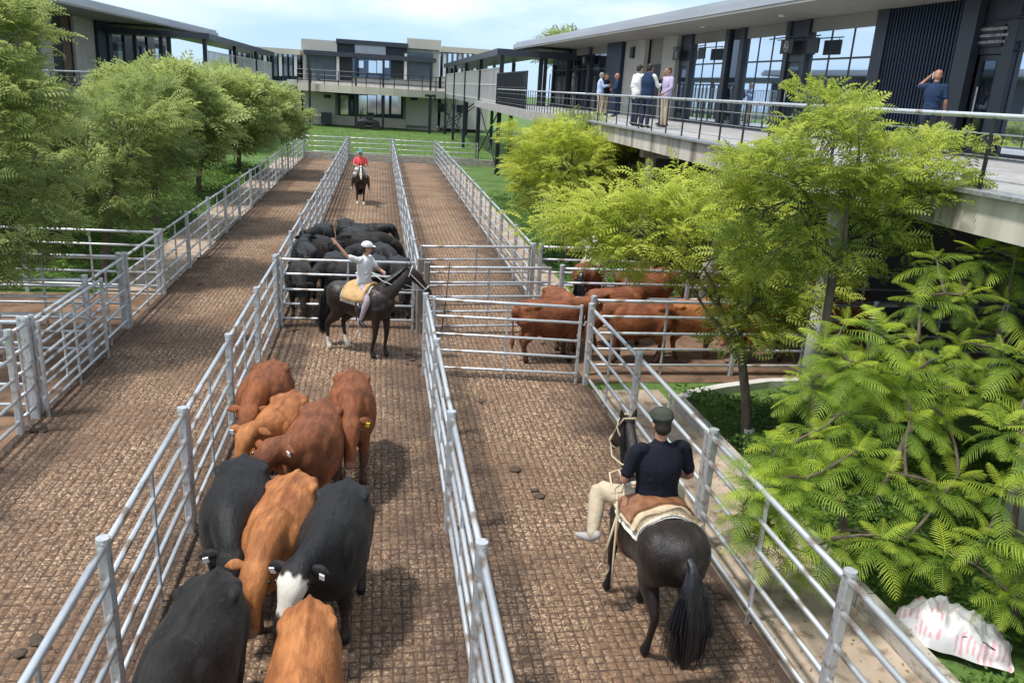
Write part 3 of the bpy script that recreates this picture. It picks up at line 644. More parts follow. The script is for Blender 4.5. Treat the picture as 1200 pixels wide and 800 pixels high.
# ------------------------------------------------------------------ animals
def animal_mat(name, c1, c2, dark, muzzle, rough=.62, sheen=.0, gloss=.3, scale=3.4, dung=True):
    m, nt, p = nodes(name); N = nt.nodes; L = nt.links
    tc = N.new('ShaderNodeTexCoord'); mp = N.new('ShaderNodeMapping'); mp.inputs['Scale'].default_value = (1, 1.6, .8); L.new(tc.outputs['Object'], mp.inputs[0])
    oi = N.new('ShaderNodeObjectInfo'); ad = N.new('ShaderNodeVectorMath'); L.new(mp.outputs[0], ad.inputs[0])
    cx_ = N.new('ShaderNodeCombineXYZ'); mu = N.new('ShaderNodeMath'); mu.operation = 'MULTIPLY'; mu.inputs[1].default_value = 37; L.new(oi.outputs['Random'], mu.inputs[0]); L.new(mu.outputs[0], cx_.inputs[0]); L.new(cx_.outputs[0], ad.inputs[1])
    n = N.new('ShaderNodeTexNoise'); n.inputs['Scale'].default_value = scale; n.inputs['Detail'].default_value = 7; n.inputs['Roughness'].default_value = .6; L.new(ad.outputs[0], n.inputs[0])
    r = N.new('ShaderNodeValToRGB'); r.color_ramp.elements[0].position = .36; r.color_ramp.elements[1].position = .66
    r.color_ramp.elements[0].color = (*c1, 1); r.color_ramp.elements[1].color = (*c2, 1); L.new(n.outputs['Fac'], r.inputs[0])
    def mixa(src, attr, col):
        a_ = N.new('ShaderNodeAttribute'); a_.attribute_name = attr; m_ = N.new('ShaderNodeMixRGB'); L.new(a_.outputs['Fac'], m_.inputs[0]); L.new(src, m_.inputs[1]); m_.inputs[2].default_value = (*col, 1); return m_.outputs[0]
    # dust and dried mud speckle on the coat
    n3 = N.new('ShaderNodeTexNoise'); n3.inputs['Scale'].default_value = 26; n3.inputs['Detail'].default_value = 4; L.new(ad.outputs[0], n3.inputs[0])
    r3 = N.new('ShaderNodeMapRange'); r3.inputs[1].default_value = .62; r3.inputs[2].default_value = .74; r3.inputs[4].default_value = .5; L.new(n3.outputs['Fac'], r3.inputs[0])
    md = N.new('ShaderNodeMixRGB'); L.new(r3.outputs[0], md.inputs[0]); L.new(r.outputs[0], md.inputs[1]); md.inputs[2].default_value = (c2[0]*.8+.04, c2[1]*.8+.035, c2[2]*.8+.03, 1)
    n5 = N.new('ShaderNodeTexNoise'); n5.inputs['Scale'].default_value = 15; n5.inputs['Detail'].default_value = 5; m5 = N.new('ShaderNodeMapping'); m5.inputs['Scale'].default_value = (.3, 1, .8); L.new(ad.outputs[0], m5.inputs[0]); L.new(m5.outputs[0], n5.inputs[0])
    r5 = N.new('ShaderNodeMapRange'); r5.inputs[1].default_value = .3; r5.inputs[2].default_value = .7; r5.inputs[3].default_value = .72; r5.inputs[4].default_value = 1.22; L.new(n5.outputs['Fac'], r5.inputs[0])
    v5 = N.new('ShaderNodeVectorMath'); v5.operation = 'SCALE'; L.new(md.outputs[0], v5.inputs[0]); L.new(r5.outputs[0], v5.inputs['Scale'])
    # dung dried on the lower legs and belly
    sz = N.new('ShaderNodeSeparateXYZ'); gw = N.new('ShaderNodeNewGeometry'); L.new(gw.outputs['Position'], sz.inputs[0]); z5 = N.new('ShaderNodeMapRange'); z5.inputs[1].default_value = .75; z5.inputs[2].default_value = .25; z5.inputs[3].default_value = -.25; z5.inputs[4].default_value = .35; L.new(sz.outputs[2], z5.inputs[0])
    a5 = N.new('ShaderNodeMath'); a5.operation = 'ADD'; L.new(z5.outputs[0], a5.inputs[0]); L.new(n3.outputs['Fac'], a5.inputs[1]); q5 = N.new('ShaderNodeMapRange'); q5.inputs[1].default_value = .58; q5.inputs[2].default_value = .72; q5.inputs[4].default_value = .7; L.new(a5.outputs[0], q5.inputs[0])
    d5 = N.new('ShaderNodeMixRGB'); L.new(q5.outputs[0], d5.inputs[0]); L.new(v5.outputs[0], d5.inputs[1]); d5.inputs[2].default_value = (.07, .05, .038, 1)
    o = mixa(d5.outputs[0] if dung else v5.outputs[0], 'dark', dark); o = mixa(o, 'muzzle', muzzle); o = mixa(o, 'white', (.66, .62, .54)); L.new(o, p.inputs['Base Color'])
    p.inputs['Roughness'].default_value = rough; p.inputs['Sheen Weight'].default_value = sheen; p.inputs['Sheen Roughness'].default_value = .4; p.inputs['Specular IOR Level'].default_value = gloss
    m2 = N.new('ShaderNodeMapping'); m2.inputs['Scale'].default_value = (.22, 1, .6); L.new(tc.outputs['Object'], m2.inputs[0])
    b = N.new('ShaderNodeTexNoise'); b.inputs['Scale'].default_value = 130; b.inputs['Detail'].default_value = 3; L.new(m2.outputs[0], b.inputs[0])
    bb = N.new('ShaderNodeBump'); bb.inputs['Strength'].default_value = .8; bb.inputs['Distance'].default_value = .008; L.new(b.outputs['Fac'], bb.inputs['Height'])
    b2 = N.new('ShaderNodeBump'); b2.inputs['Strength'].default_value = .6; b2.inputs['Distance'].default_value = .05; L.new(n.outputs['Fac'], b2.inputs['Height']); L.new(bb.outputs[0], b2.inputs['Normal']); L.new(b2.outputs[0], p.inputs['Normal'])
    return m
CRED = animal_mat('red_coat', (.13, .038, .014), (.27, .088, .03), (.05, .018, .01), (.32, .16, .11))
CORA = animal_mat('orange_coat', (.25, .085, .026), (.44, .175, .058), (.13, .05, .02), (.36, .2, .13))
CBRN = animal_mat('brown_coat', (.135, .043, .018), (.25, .085, .034), (.03, .012, .008), (.33, .18, .14))
CBLK = animal_mat('black_coat', (.005, .005, .0055), (.013, .0125, .013), (.006, .006, .006), (.03, .028, .028), .52, .04, .3)
CBLK2 = animal_mat('dusty_black_coat', (.007, .006, .006), (.021, .018, .016), (.008, .007, .007), (.035, .03, .03), .62, .06, .25)
HBAY = animal_mat('dark_bay_coat', (.010, .006, .005), (.028, .013, .009), (.006, .005, .005), (.05, .03, .025), .38, .03, .5, dung=False)
HBLK = animal_mat('black_bay_coat', (.009, .007, .006), (.020, .012, .010), (.006, .005, .005), (.03, .02, .02), .46, .04, .4, dung=False)
HCHE = animal_mat('chestnut_coat', (.13, .04, .02), (.22, .07, .03), (.04, .015, .01), (.1, .05, .04), dung=False)
EYE = mat('eye', (.01, .008, .006), .08, spec=.8)
HOOF = mat('hoof', (.05, .04, .035), .6)
TAGY = mat('ear_tag_yellow', (.85, .65, .03), .5); TAGW = mat('ear_tag_white', (.85, .85, .82), .4)
def setattrs(me, fn):
    for nm in ('dark', 'muzzle', 'white'):
        a_ = me.attributes.new(nm, 'FLOAT', 'POINT'); co = np.zeros(len(me.vertices)*3); me.vertices.foreach_get('co', co); co = co.reshape(-1, 3)
        a_.data.foreach_set('value', fn(nm, co).astype(np.float32))
def bender(x0, span, yaw, drop, pitch=0.0):
    def b(p):
        x, y, z = p
        if x <= x0: return p
        t = x-x0; k = min(1, t/span); a_ = yaw*k
        return (x0+t*math.cos(a_)*(1-.12*abs(drop)*k), y+t*math.sin(a_)+0, z-drop*k*min(t, .6)/.6*1.0)
    return b
def make_cow(yaw=0., drop=.15, legs=(0, 0, 0, 0), white=False, fat=1.0, seed=0, dark_leg=.0):
    B = MB(); bd = bender(.40, .36, yaw, drop)
    tor = [(-.72, 0, 1.00), (-.66, 0, 1.00), (-.50, 0, .955), (-.22, 0, .895), (.06, 0, .86), (.30, 0, .885), (.46, 0, .95), (.56, 0, 1.0)]
    wh = [(.12, .13), (.205, .225), (.28*fat, .31), (.32*fat, .375), (.355*fat, .405), (.32*fat, .385), (.25, .31), (.16, .20)]
    B.loft(tor, wh, n=24, p=.9)
    B.loft([(-.60, 0, 1.245), (-.3, 0, 1.255), (0, 0, 1.25), (.30, 0, 1.255)], [(.03, .014), (.04, .02), (.04, .02), (.03, .02)], n=8)
    for s in (-1, 1):
        B.ell((-.49, s*.175, 1.12), (.16, .075, .095)); B.ell((.33, s*.19, .96), (.20, .10, .22)); B.ell((-.44, s*.185, .86), (.22, .11, .26)); B.ell((-.70, s*.08, 1.10), (.045, .04, .06))
        B.ell((-.40, s*.225, 1.165), (.085, .05, .05)); B.ell((.30, s*.085, 1.20), (.15, .035, .075)); B.loft([(-.30, s*.15, 1.19), (0, s*.16, 1.185)], [(.03, .02), (.03, .02)], n=6, sub=1); B.loft([(.22, s*.235, 1.10), (.40, s*.25, .86)], [(.05, .035), (.05, .035)], n=8, sub=1)
        for q in range(4): B.loft([(-.12+q*.10, s*(.285+.008*q), 1.02), (-.10+q*.10, s*(.325+.006*q), .82)], [(.020, .014), (.016, .010)], n=6, sub=1)
    B.loft([(-.70, 0, 1.20), (-.60, 0, 1.235), (-.3, 0, 1.262), (.1, 0, 1.262), (.34, 0, 1.285), (.48, 0, 1.27)], [(.022, .02), (.022, .016), (.02, .018), (.02, .018), (.03, .03), (.03, .02)], n=8)
    nk = [bd(q) for q in [(.30, 0, 1.04), (.48, 0, 1.07), (.66, 0, 1.10), (.82, 0, 1.12)]]
    B.loft(nk, [(.24, .27), (.195, .24), (.155, .19), (.125, .15)], n=18)
    B.loft([bd(q) for q in [(.36, 0, .80), (.52, 0, .80), (.66, 0, .90)]], [(.06, .1), (.05, .09), (.035, .05)], n=8)
    hp = [(.80, 0, 1.17), (.86, 0, 1.14), (.94, 0, 1.04), (1.02, 0, .92), (1.09, 0, .80), (1.125, 0, .74)]
    hd = [bd(q) for q in hp]
    B.loft(hd, [(.115, .075), (.135, .115), (.125, .130), (.082, .100), (.082, .080), (.085, .058)], n=18, p=.8)
    for s in (-1, 1): B.ell(bd((.925, s*.115, 1.105)), (.045, .028, .035), yaw); B.ell(bd((1.135, s*.05, .765)), (.034, .03, .03), yaw)
    B.ell(bd((.82, 0, 1.225)), (.065, .075, .035), yaw)
    for i, (x, s, f_) in enumerate(((.38, 1, 1), (.38, -1, 1), (-.50, 1, 0), (-.50, -1, 0))):
        d = legs[i]
        if f_: pts = [(x, s*.17, .86), (x+.02+d*.3, s*.175, .62), (x+.03+d*.7, s*.17, .40), (x+d*.9, s*.165, .22), (x+.01+d, s*.165, .10), (x+.03+d, s*.165, .035)]; w_ = [(.11, .15), (.085, .11), (.058, .065), (.040, .045), (.048, .052), (.054, .064)]
        else: pts = [(x, s*.19, .92), (x+.1+d*.3, s*.20, .68), (x-.06+d*.6, s*.19, .44), (x-.04+d*.8, s*.18, .24), (x-.01+d, s*.175, .11), (x+.02+d, s*.175, .035)]; w_ = [(.12, .22), (.10, .16), (.058, .078), (.042, .048), (.048, .052), (.054, .064)]
        B.loft(pts, w_, n=12)
    me = B.remesh('body', None, .019, 5, .5); mz = Vector(bd((1.15, 0, .72)))
    def fn(nm, co):
        z = co[:, 2]
        if nm == 'dark': return np.clip((.10-z)/.03, 0, 1)*1.0+np.clip((.55-z)/.5, 0, 1)*dark_leg
        dz = np.linalg.norm(co-np.array(mz), axis=1)
        if nm == 'muzzle': return np.clip((.105-dz)/.03, 0, 1)
        if not white: return np.zeros(len(co))
        dh = np.linalg.norm((co-np.array(bd((.98, 0, 1.02))))*np.array([.8, 1.0, .9]), axis=1)+.018*np.sin(co[:, 1]*60)*np.cos(co[:, 2]*47)
        return np.clip((.175-dh)/.02, 0, 1)
    setattrs(me, fn)
    parts = []
    ear = MB().loft([(0, -.02, 0), (-.005, .05, .012), (-.01, .11, .012), (-.02, .165, .0)], [(.022, .016), (.048, .018), (.042, .014), (.010, .006)], side=(.5, 0, -.85), n=10).mesh('ear', None, True)
    for s in (-1, 1):
        p = bd((.845, s*.12, 1.165)); parts.append(('ear', ear, p, (R(-10)*s, 0, yaw), (1, s, 1)))
        q = bd((.945, s*.132, 1.105)); parts.append(('eye', None, q, None, None))
    return me, parts, yaw, bd
EYEM = MB().ell((0, 0, 0), (.022, .022, .02), n=10, m=6).mesh('eye', EYE, True)
TAILB = MB().loft([(-.74, 0, 1.14), (-.80, 0, 1.0), (-.79, 0, .74), (-.78, 0, .5)], [(.03, .03), (.022, .022), (.016, .016), (.02, .02)], n=8); TAILB.loft([(-.78, 0, .52), (-.78, .01, .40), (-.775, 0, .26)], [(.022, .022), (.045, .045), (.012, .012)], n=8)
TAILM = TAILB.mesh('tail', None, True)
TAGM = MB().box(-.004, .004, -.026, .026, -.035, .03)
COWS = {'tur': make_cow(-.75, -.02, (.06, -.05, .05, -.1)), 'str': make_cow(0, .15, (.1, -.08, -.06, .1)), 'low': make_cow(.12, .3, (.05, -.1, .08, -.04)), 'lft': make_cow(.7, .2, (0, .1, .1, -.06)), 'rgt': make_cow(-.75, .12, (.1, -.05, 0, .08), dark_leg=.3), 'wht': make_cow(-.30, .06, (-.1, .12, 0, .05), white=True), 'up': make_cow(-.25, -.12, (0, 0, .06, -.04))}
def slot(o, m):
    if not o.data.materials: o.data.materials.append(None)
    o.material_slots[0].link = 'OBJECT'; o.material_slots[0].material = m
def cow(kind, coat, loc, heading, label, group, sc=1.0, tags=None, wid=1.0):
    me, parts, yaw, bd = COWS[kind]; root = empty('cow', label, 'cow', (loc[0], loc[1], .015), R(heading), group); root.scale = (sc, sc*wid, sc)
    b = link('body', me, root); slot(b, coat)
    for nm, em, p, rot, s_ in parts:
        if nm == 'ear':
            o = link('ear', em, root, p, rot, s_); slot(o, coat)
            side = s_[1]
            if tags and side in tags: link('ear_tag', _tag(tags[side]), o, (.012, .11, -.02), (0, .3, .0), (.5, .8, .9))
        else: link('eye', EYEM, root, p)
    o = link('tail', TAILM, root); slot(o, coat); return root
_t = {}
def _tag(m):
    if m.name not in _t: _t[m.name] = MB().box(-.004, .022, -.03, .03, -.04, .03).mesh('ear_tag', m)
    return _t[m.name]
G1 = 'brown and black cattle walking toward the camera in the near lane'
def head(dx, dy): return math.degrees(math.atan2(dy, dx))
def place(rump, hd, back=.78, sc=1.0):
    a_ = R(hd); return (rump[0]+math.cos(a_)*back*sc, rump[1]+math.sin(a_)*back*sc)
near_cattle = [
 ('str', CRED, (-1.44, 11.4), -95, 'reddish brown cow farthest back against the left fence', 1.0, {1: TAGW}, 1.0),
 ('up', CORA, (-1.05, 10.3), -101, 'orange brown cow between the fence side cow and the dark brown cow turning its head', .95, {-1: TAGW}, .95),
 ('tur', CBRN, (-.64, 9.85), -97, 'dark brown cow with its head turned, just behind the middle orange cow', 1.0, {1: TAGW}, 1.0),
 ('str', CRED, (-.35, 11.0), -89, 'reddish brown cow on the right with a yellow ear tag', 1.0, {1: TAGY}, .95),
 ('low', CBLK, (-1.38, 8.25), -88, 'black cow along the left fence behind the dusty black one', 1.0, {-1: TAGW}, 1.0),
 ('str', CORA, (-.78, 7.85), -98, 'orange brown cow in the middle of the group with its whole face showing', 1.0, None, .97),
 ('wht', CBLK, (-.27, 7.65), -99, 'black cow with a white face on the right of the group', 1.0, {-1: TAGW, 1: TAGW}, .98),
 ('low', CBLK2, (-1.24, 6.02), -96, 'dusty black cow cut by the bottom edge, beside the left fence', 1.04, None, .90),
 ('str', CORA, (-.50, 5.62), -89, 'bright orange brown cow cut by the bottom edge, rump toward the white face', 1.02, None, .80)]
for k, coat, rump, hd, lab, sc, tg, wd in near_cattle:
    cow(k, coat, place(rump, hd, .74, sc), hd, lab, G1, sc, tg, wd)
G2 = 'black cattle packed behind the middle gate'
pack = [('low', (-1.72, 18.05), -85, 'black cow pressed to the gate at its left end'), ('str', (-1.05, 19.0), -95, 'black cow facing the camera with lowered face, left of the waving hand'),
 ('lft', (-.62, 18.2), 178, 'black cow standing sideways right behind the waving rider\'s arm'), ('rgt', (.02, 18.5), -80, 'black cow behind the gate right under the waving rider\'s cap'),
 ('str', (.48, 18.35), -88, 'black cow facing the camera at the right end of the gate'), ('up', (-1.78, 20.0), 100, 'black cow with raised head at the left fence, second row'),
 ('low', (-.55, 20.4), -110, 'black cow with its rump up in the middle of the pack'), ('str', (.15, 20.4), -75, 'black cow staring at the camera in the middle of the pack'),
 ('up', (-1.35, 21.4), -60, 'black cow looking out of the pack, third row left'), ('lft', (-.62, 22.3), -70, 'black cow turning its head, third row centre'),
 ('str', (-.35, 21.9), -15, 'black cow facing right, third row beside the right fence'), ('up', (-.45, 23.5), -6, 'black cow standing sideways at the very back of the pack'),
 ('low', (-.9, 24.0), -80, 'black cow at the back left of the pack with an arched back'), ('rgt', (-1.6, 22.9), -100, 'black cow at the back left by the fence')]
for i, (k, p, hd, lab) in enumerate(pack): cow(k, CBLK if i % 2 else CBLK2, p, hd, lab, G2, random.uniform(.9, 1.0))
G3 = 'red cattle in the right hand alley pens'
reds = [('up', CRED, (3.35, 15.0), 8, 'red cow walking into the alley behind the long gate, left of the gate post'), ('rgt', CBRN, (3.75, 15.95), -80, 'dark faced brown cow behind the gate looking at the camera over a red back'),
 ('low', CRED, (5.1, 14.95), 175, 'red cow nearest the camera just right of the gate post'), ('str', CORA, (6.4, 15.3), 5, 'orange backed cow in the alley under the big tree'), ('lft', CBRN, (5.0, 16.1), 12, 'brown cow at the rear of the alley beside the corner post'),
 ('low', CRED, (7.9, 15.1), -170, 'red cow in the alley behind the trunk of the big tree'), ('str', CRED, (9.7, 15.4), 170, 'red cow farthest right in the alley, under the deck edge'),
 ('low', CBRN, (6.3, 18.0), 0, 'dark brown cow in the farther right pen below the tree crown'), ('str', CRED, (8.8, 18.3), 5, 'red cow in the farther right pen near the white column'), ('rgt', CRED, (10.9, 17.9), 20, 'red cow farthest right in the farther pen')]
for k, c_, p, hd, lab in reds: cow(k, c_, p, hd, lab, G3, random.uniform(.92, 1.0), {1: TAGY} if 'orange' in lab else None)

# horses
LEATH = mat('brown_leather', (.16, .065, .03), .45, 0, (.28, .13, .06), 10); SHEEP = mat('sheepskin', (.48, .36, .22), .95, 0, (.62, .50, .34), 14, bump=.9, bscale=60); SHEEPW = mat('white_sheepskin', (.62, .58, .50), .95, 0, (.75, .71, .63), 16, bump=1, bscale=50)
ORANGE = mat('ochre_saddle_pad', (.50, .30, .12), .9, 0, (.62, .41, .20), 9, bump=.6); TACK = mat('pale_rope_tack', (.52, .42, .28), .8); TACKG = mat('grey_tack', (.55, .56, .56), .5); HAIR_H = mat('black_horse_hair', (.006, .006, .008), .35, 0, (.018, .018, .022), 30, (1, 1, .1)); IRON = mat('stirrup_iron', (.4, .4, .4), .4, .8)
def hbend(yaw): return bender(.45, .45, yaw, 0)
def hair_strands(mb, root, n, f, w=.006):
    for _ in range(n): mb.tube(f(), [w, w*.9, w*.7, w*.25], 3, False)
def horse(name, label, loc, heading, coat, yaw=0, legs=(0, 0, 0, 0), raise_=0., socks=(), wide=1.0, tack=TACK, pads=(), blaze=False, tailw=1.0, saddle=True, sc=1.0):
    root = empty('horse', label, 'horse', (loc[0], loc[1], .015), R(heading)); root.scale = (sc, sc, sc)
    B = MB(); bd0 = hbend(yaw)
    def bd(p):
        x, y, z = p; k = max(0, min(1, (x-.5)/.5)); return bd0((x-raise_*k*.25, y, z+raise_*k*.35))
    tor = [(-.74, 0, 1.10), (-.68, 0, 1.11), (-.48, 0, 1.08), (-.18, 0, 1.04), (.12, 0, 1.02), (.38, 0, 1.06), (.54, 0, 1.10), (.64, 0, 1.08)]
    wh = [(.11, .13), (.21, .23), (.285*wide, .29), (.27*wide, .30), (.275*wide, .325), (.235*wide, .33), (.18, .27), (.10, .16)]
    B.loft(tor, wh, n=22, p=.92)
    for s in (-1, 1):
        B.ell((-.46, s*.155*wide, 1.10), (.26, .16, .25)); B.ell((.38, s*.14, 1.06), (.18, .11, .26)); B.ell((.56, s*.09, 1.02), (.10, .09, .14))
    B.ell((.25, 0, 1.36), (.26, .06, .06))
    B.loft([bd(q) for q in [(.38, 0, 1.16), (.55, 0, 1.32), (.72, 0, 1.50), (.86, 0, 1.64), (.93, 0, 1.70)]], [(.15, .27), (.12, .22), (.085, .17), (.07, .135), (.065, .10)], n=16)
    hd = [bd(q) for q in [(.90, 0, 1.72), (.99, 0, 1.69), (1.10, 0, 1.59), (1.22, 0, 1.46), (1.32, 0, 1.35), (1.36, 0, 1.30)]]
    B.loft(hd, [(.06, .08), (.085, .12), (.082, .115), (.058, .075), (.056, .065), (.045, .045)], n=16)
    for i, (x, s, f_) in enumerate(((.42, 1, 1), (.42, -1, 1), (-.50, 1, 0), (-.50, -1, 0))):
        d = legs[i]
        if f_: pts = [(x, s*.15, 1.0), (x+.03+d*.25, s*.145, .76), (x+.04+d*.6, s*.14, .48), (x+.01+d*.85, s*.135, .26), (x+d, s*.135, .13), (x+.04+d, s*.135, .04)]; w_ = [(.11, .15), (.07, .09), (.048, .055), (.030, .036), (.038, .042), (.05, .06)]
        else: pts = [(x, s*.17, 1.02), (x+.08+d*.3, s*.17, .78), (x-.12+d*.6, s*.155, .52), (x-.10+d*.8, s*.15, .28), (x-.07+d, s*.145, .13), (x-.03+d, s*.145, .04)]; w_ = [(.13, .22), (.10, .15), (.046, .065), (.032, .042), (.04, .045), (.05, .06)]
        B.loft(pts, w_, n=12)
    me = B.remesh('body', coat, .018, 5, .5); mz = Vector(bd((1.37, 0, 1.30)))
    def fn(nm, co):
        z = co[:, 2]
        if nm == 'dark': return np.clip((.55-z)/.2, 0, 1)
        if nm == 'muzzle': return np.clip((.10-np.linalg.norm(co-np.array(mz), axis=1))/.03, 0, 1)
        w_ = np.zeros(len(co))
        for (sx, sy, hgt) in socks: w_ = np.maximum(w_, ((np.sign(co[:, 0]) == sx) & (np.sign(co[:, 1]) == sy) & (z < hgt) & (z > .0)).astype(float))
        if blaze:
            for q in hd: w_ = np.maximum(w_, np.clip((.035-np.abs(co[:, 1]))/.01, 0, 1)*(np.linalg.norm(co-np.array(q), axis=1) < .13)*(co[:, 0] > q[0]))
        return w_
    setattrs(me, fn); link('body', me, root)
    ear = MB().loft([(0, 0, 0), (.01, 0, .06), (.0, 0, .13)], [(.025, .016), (.03, .012), (.006, .005)], n=8)
    em = ear.mesh('ear', coat, True)
    for s in (-1, 1): link('ear', em, root, bd((.93, s*.055, 1.77)), (R(-12)*s, .15, yaw)); link('eye', EYEM, root, bd((1.06, s*.082, 1.65)), None, (1.2, 1.1, 1.2))
    mane = MB()
    for _ in range(260):
        t_ = random.random(); x = .42+.52*t_; z = 1.34+.43*t_+.01; s = random.choice((-1, 1, 1)); p = [(x, 0, z+.015), (x-.02, s*.06, z+.0), (x-.03, s*(.10-.03*t_), z-.09), (x-.05+random.uniform(-.02, .02), s*(.12-.035*t_), z-.17-random.random()*.07)]
        mane.tube([bd(q) for q in p], [.008, .008, .006, .002], 3, False)
    mane.obj('mane', HAIR_H, root)
    tl = MB(); tl.loft([(-.78, 0, 1.20), (-.86, 0, 1.14), (-.90, 0, .98), (-.92, 0, .75), (-.91, 0, .52)], [(.04, .04), (.05, .05), (.08*tailw, .06), (.095*tailw, .06), (.05*tailw, .04)], n=10)
    for _ in range(160):
        a_ = random.uniform(-1, 1); b_ = random.uniform(-1, 1); w_ = .15*tailw; tl.tube([(-.84, a_*.04, 1.15), (-.93+b_*.03, a_*.10*tailw, .95), (-.95+b_*.08, a_*w_*1.05, .66), (-.93+b_*.10, a_*w_*random.uniform(.5, 1.2), random.uniform(.26, .55))], [.004, .004, .0035, .001], 3, False)
    for _ in range(420):
        a_ = random.uniform(-1, 1); b_ = random.uniform(-1, 1); w_ = .12*tailw
        tl.tube([(-.82, a_*.03, 1.19), (-.91+b_*.02, a_*.07*tailw, 1.0), (-.94+b_*.05, a_*w_, .7), (-.93+b_*.06, a_*w_*random.uniform(.5, 1.1), random.uniform(.22, .42))], [.008, .009, .008, .002], 3, False)
    tl.obj('tail', HAIR_H, root)
    # bridle
    br = MB()
    def hring(i0, t_, grow=1.09):
        p = Vector(hd[i0]).lerp(Vector(hd[i0+1]), t_); W_ = [(.06, .08), (.085, .12), (.082, .115), (.058, .075), (.056, .065), (.045, .045)]; w_ = (W_[i0][0]*(1-t_)+W_[i0+1][0]*t_)*grow+.004; h_ = (W_[i0][1]*(1-t_)+W_[i0+1][1]*t_)*grow+.004
        tg = (Vector(hd[i0+1])-Vector(hd[i0])).normalized(); sd_ = Vector((-math.sin(yaw), math.cos(yaw), 0)); sd_ = (sd_-tg*sd_.dot(tg)).normalized(); u_ = tg.cross(sd_)
        return [p+sd_*w_*math.cos(q)+u_*h_*math.sin(q) for q in [i*math.pi/8 for i in range(17)]]
    r1, r2 = hring(0, .9), hring(3, .6); br.tube(r1, .010, 5, False); br.tube(r2, .009, 5, False)
    for k in (0, 8): br.tube([r1[k], r2[k]], .009, 5)
    br.obj('bridle', tack, root)
    def shell(nm, x0, x1, th, off, m, wav=.0, thick=.03):
        V = []; nx, nth = 10, 18
        for lay in (0, 1):
            for i in range(nx+1):
                x = x0+(x1-x0)*i/nx
                for j in range(nth+1):
                    q = -th+2*th*j/nth; ww = np.interp(x, [t[0] for t in tor], [w_[0] for w_ in wh]); hh = np.interp(x, [t[0] for t in tor], [w_[1] for w_ in wh]); zc = np.interp(x, [t[0] for t in tor], [t[2] for t in tor])
                    o_ = off+thick*lay*(1+.3*math.sin(x*40+j))+wav*math.sin(q*7+x*12); V.append((x+wav*.5*math.sin(j*1.3), (ww+o_)*math.copysign(abs(math.sin(q))**.92, math.sin(q)), zc+(hh+o_)*math.cos(q)+.0))
        Fc = []; m_ = nth+1; L2 = (nx+1)*m_
        for i in range(nx):
            for j in range(nth):
                a_ = i*m_+j; Fc += [(a_, a_+1, a_+m_+1, a_+m_), (L2+a_, L2+a_+m_, L2+a_+m_+1, L2+a_+1)]
        for i in range(nx):
            for j in (0, nth): a_ = i*m_+j; Fc.append((a_, a_+m_, L2+a_+m_, L2+a_))
        for j in range(nth):
            for i in (0, nx): a_ = i*m_+j; Fc.append((a_, a_+1, L2+a_+1, L2+a_))
        return MB().add(V, Fc).obj(nm, m, root, True)
    for nm, x0, x1, th, off, m, wav, tk in pads: shell(nm, x0, x1, th, off, m, wav, tk)
    if saddle:
        gb = MB()
        for x in (.08,):
            ww, hh = .285*wide, .335; gb.tube([(x, ww*math.sin(q)*1.02, 1.02+hh*math.cos(q)*1.01) for q in [i*math.pi/10 for i in range(21)]], .022, 6, False)
        gb.obj('girth', LEATH, root)
        for s in (-1, 1):
            st = MB(); st.tube([(.14, s*.31, 1.15), (.18, s*.36, .8), (.2, s*.37, .60)], .014, 6)
            st.tube([(.2, s*.37+.06*math.cos(q), .53+.07*math.sin(q)) for q in [i*math.pi/6 for i in range(13)]], .009, 5, False); st.obj('stirrup', tack, root, True)
    return root, bd, hd

# ------------------------------------------------------------------ people
SKIN = mat('skin', (.42, .22, .15), .5, 0, (.48, .26, .18), 8, bump=.05); SKIN2 = mat('tanned_skin', (.36, .17, .11), .5, 0, (.42, .21, .14), 8)
HDARK = mat('dark_hair', (.02, .015, .012), .6); HGREY = mat('grey_hair', (.25, .24, .23), .7); HBROWN = mat('brown_hair', (.10, .045, .025), .6)
def cloth(name, c, c2=None, b=.5, sc=9): return mat(name, c, .85, 0, c2 or tuple(min(1, x*1.15) for x in c), sc, bump=b, bscale=22, spec=.2)
C_BLACK = cloth('black_navy_tshirt', (.008, .009, .016)); C_WHT = cloth('white_cotton', (.70, .70, .70)); C_PALE = cloth('pale_grey_shirt', (.60, .60, .60)); C_KHAKI = cloth('khaki_trousers', (.46, .38, .27)); C_LILAC = cloth('lilac_shirt', (.42, .37, .52)); C_SKY = cloth('light_blue_shirt', (.40, .50, .72)); C_NAVY = cloth('navy_jacket', (.018, .035, .08)); C_JEAN = cloth('dark_jeans', (.03, .035, .06)); C_MAUVE = cloth('mauve_grey_trousers', (.36, .30, .34)); C_CORAL = cloth('coral_red_shirt', (.80, .10, .12)); C_OLIVE = cloth('olive_cap_cloth', (.045, .05, .038)); C_TEAL = cloth('teal_hat_cloth', (.12, .24, .27)); C_BRN = cloth('brown_trousers', (.12, .07, .05)); C_SHOE = mat('black_shoe', (.012, .012, .012), .4); C_BOOT = mat('dark_boot', (.012, .014, .02), .4); C_ESP = mat('grey_canvas_shoe', (.35, .33, .32), .9); C_PINK = mat('pink_sock', (.60, .25, .22), .9)
def V3(*a_): return Vector(a_)
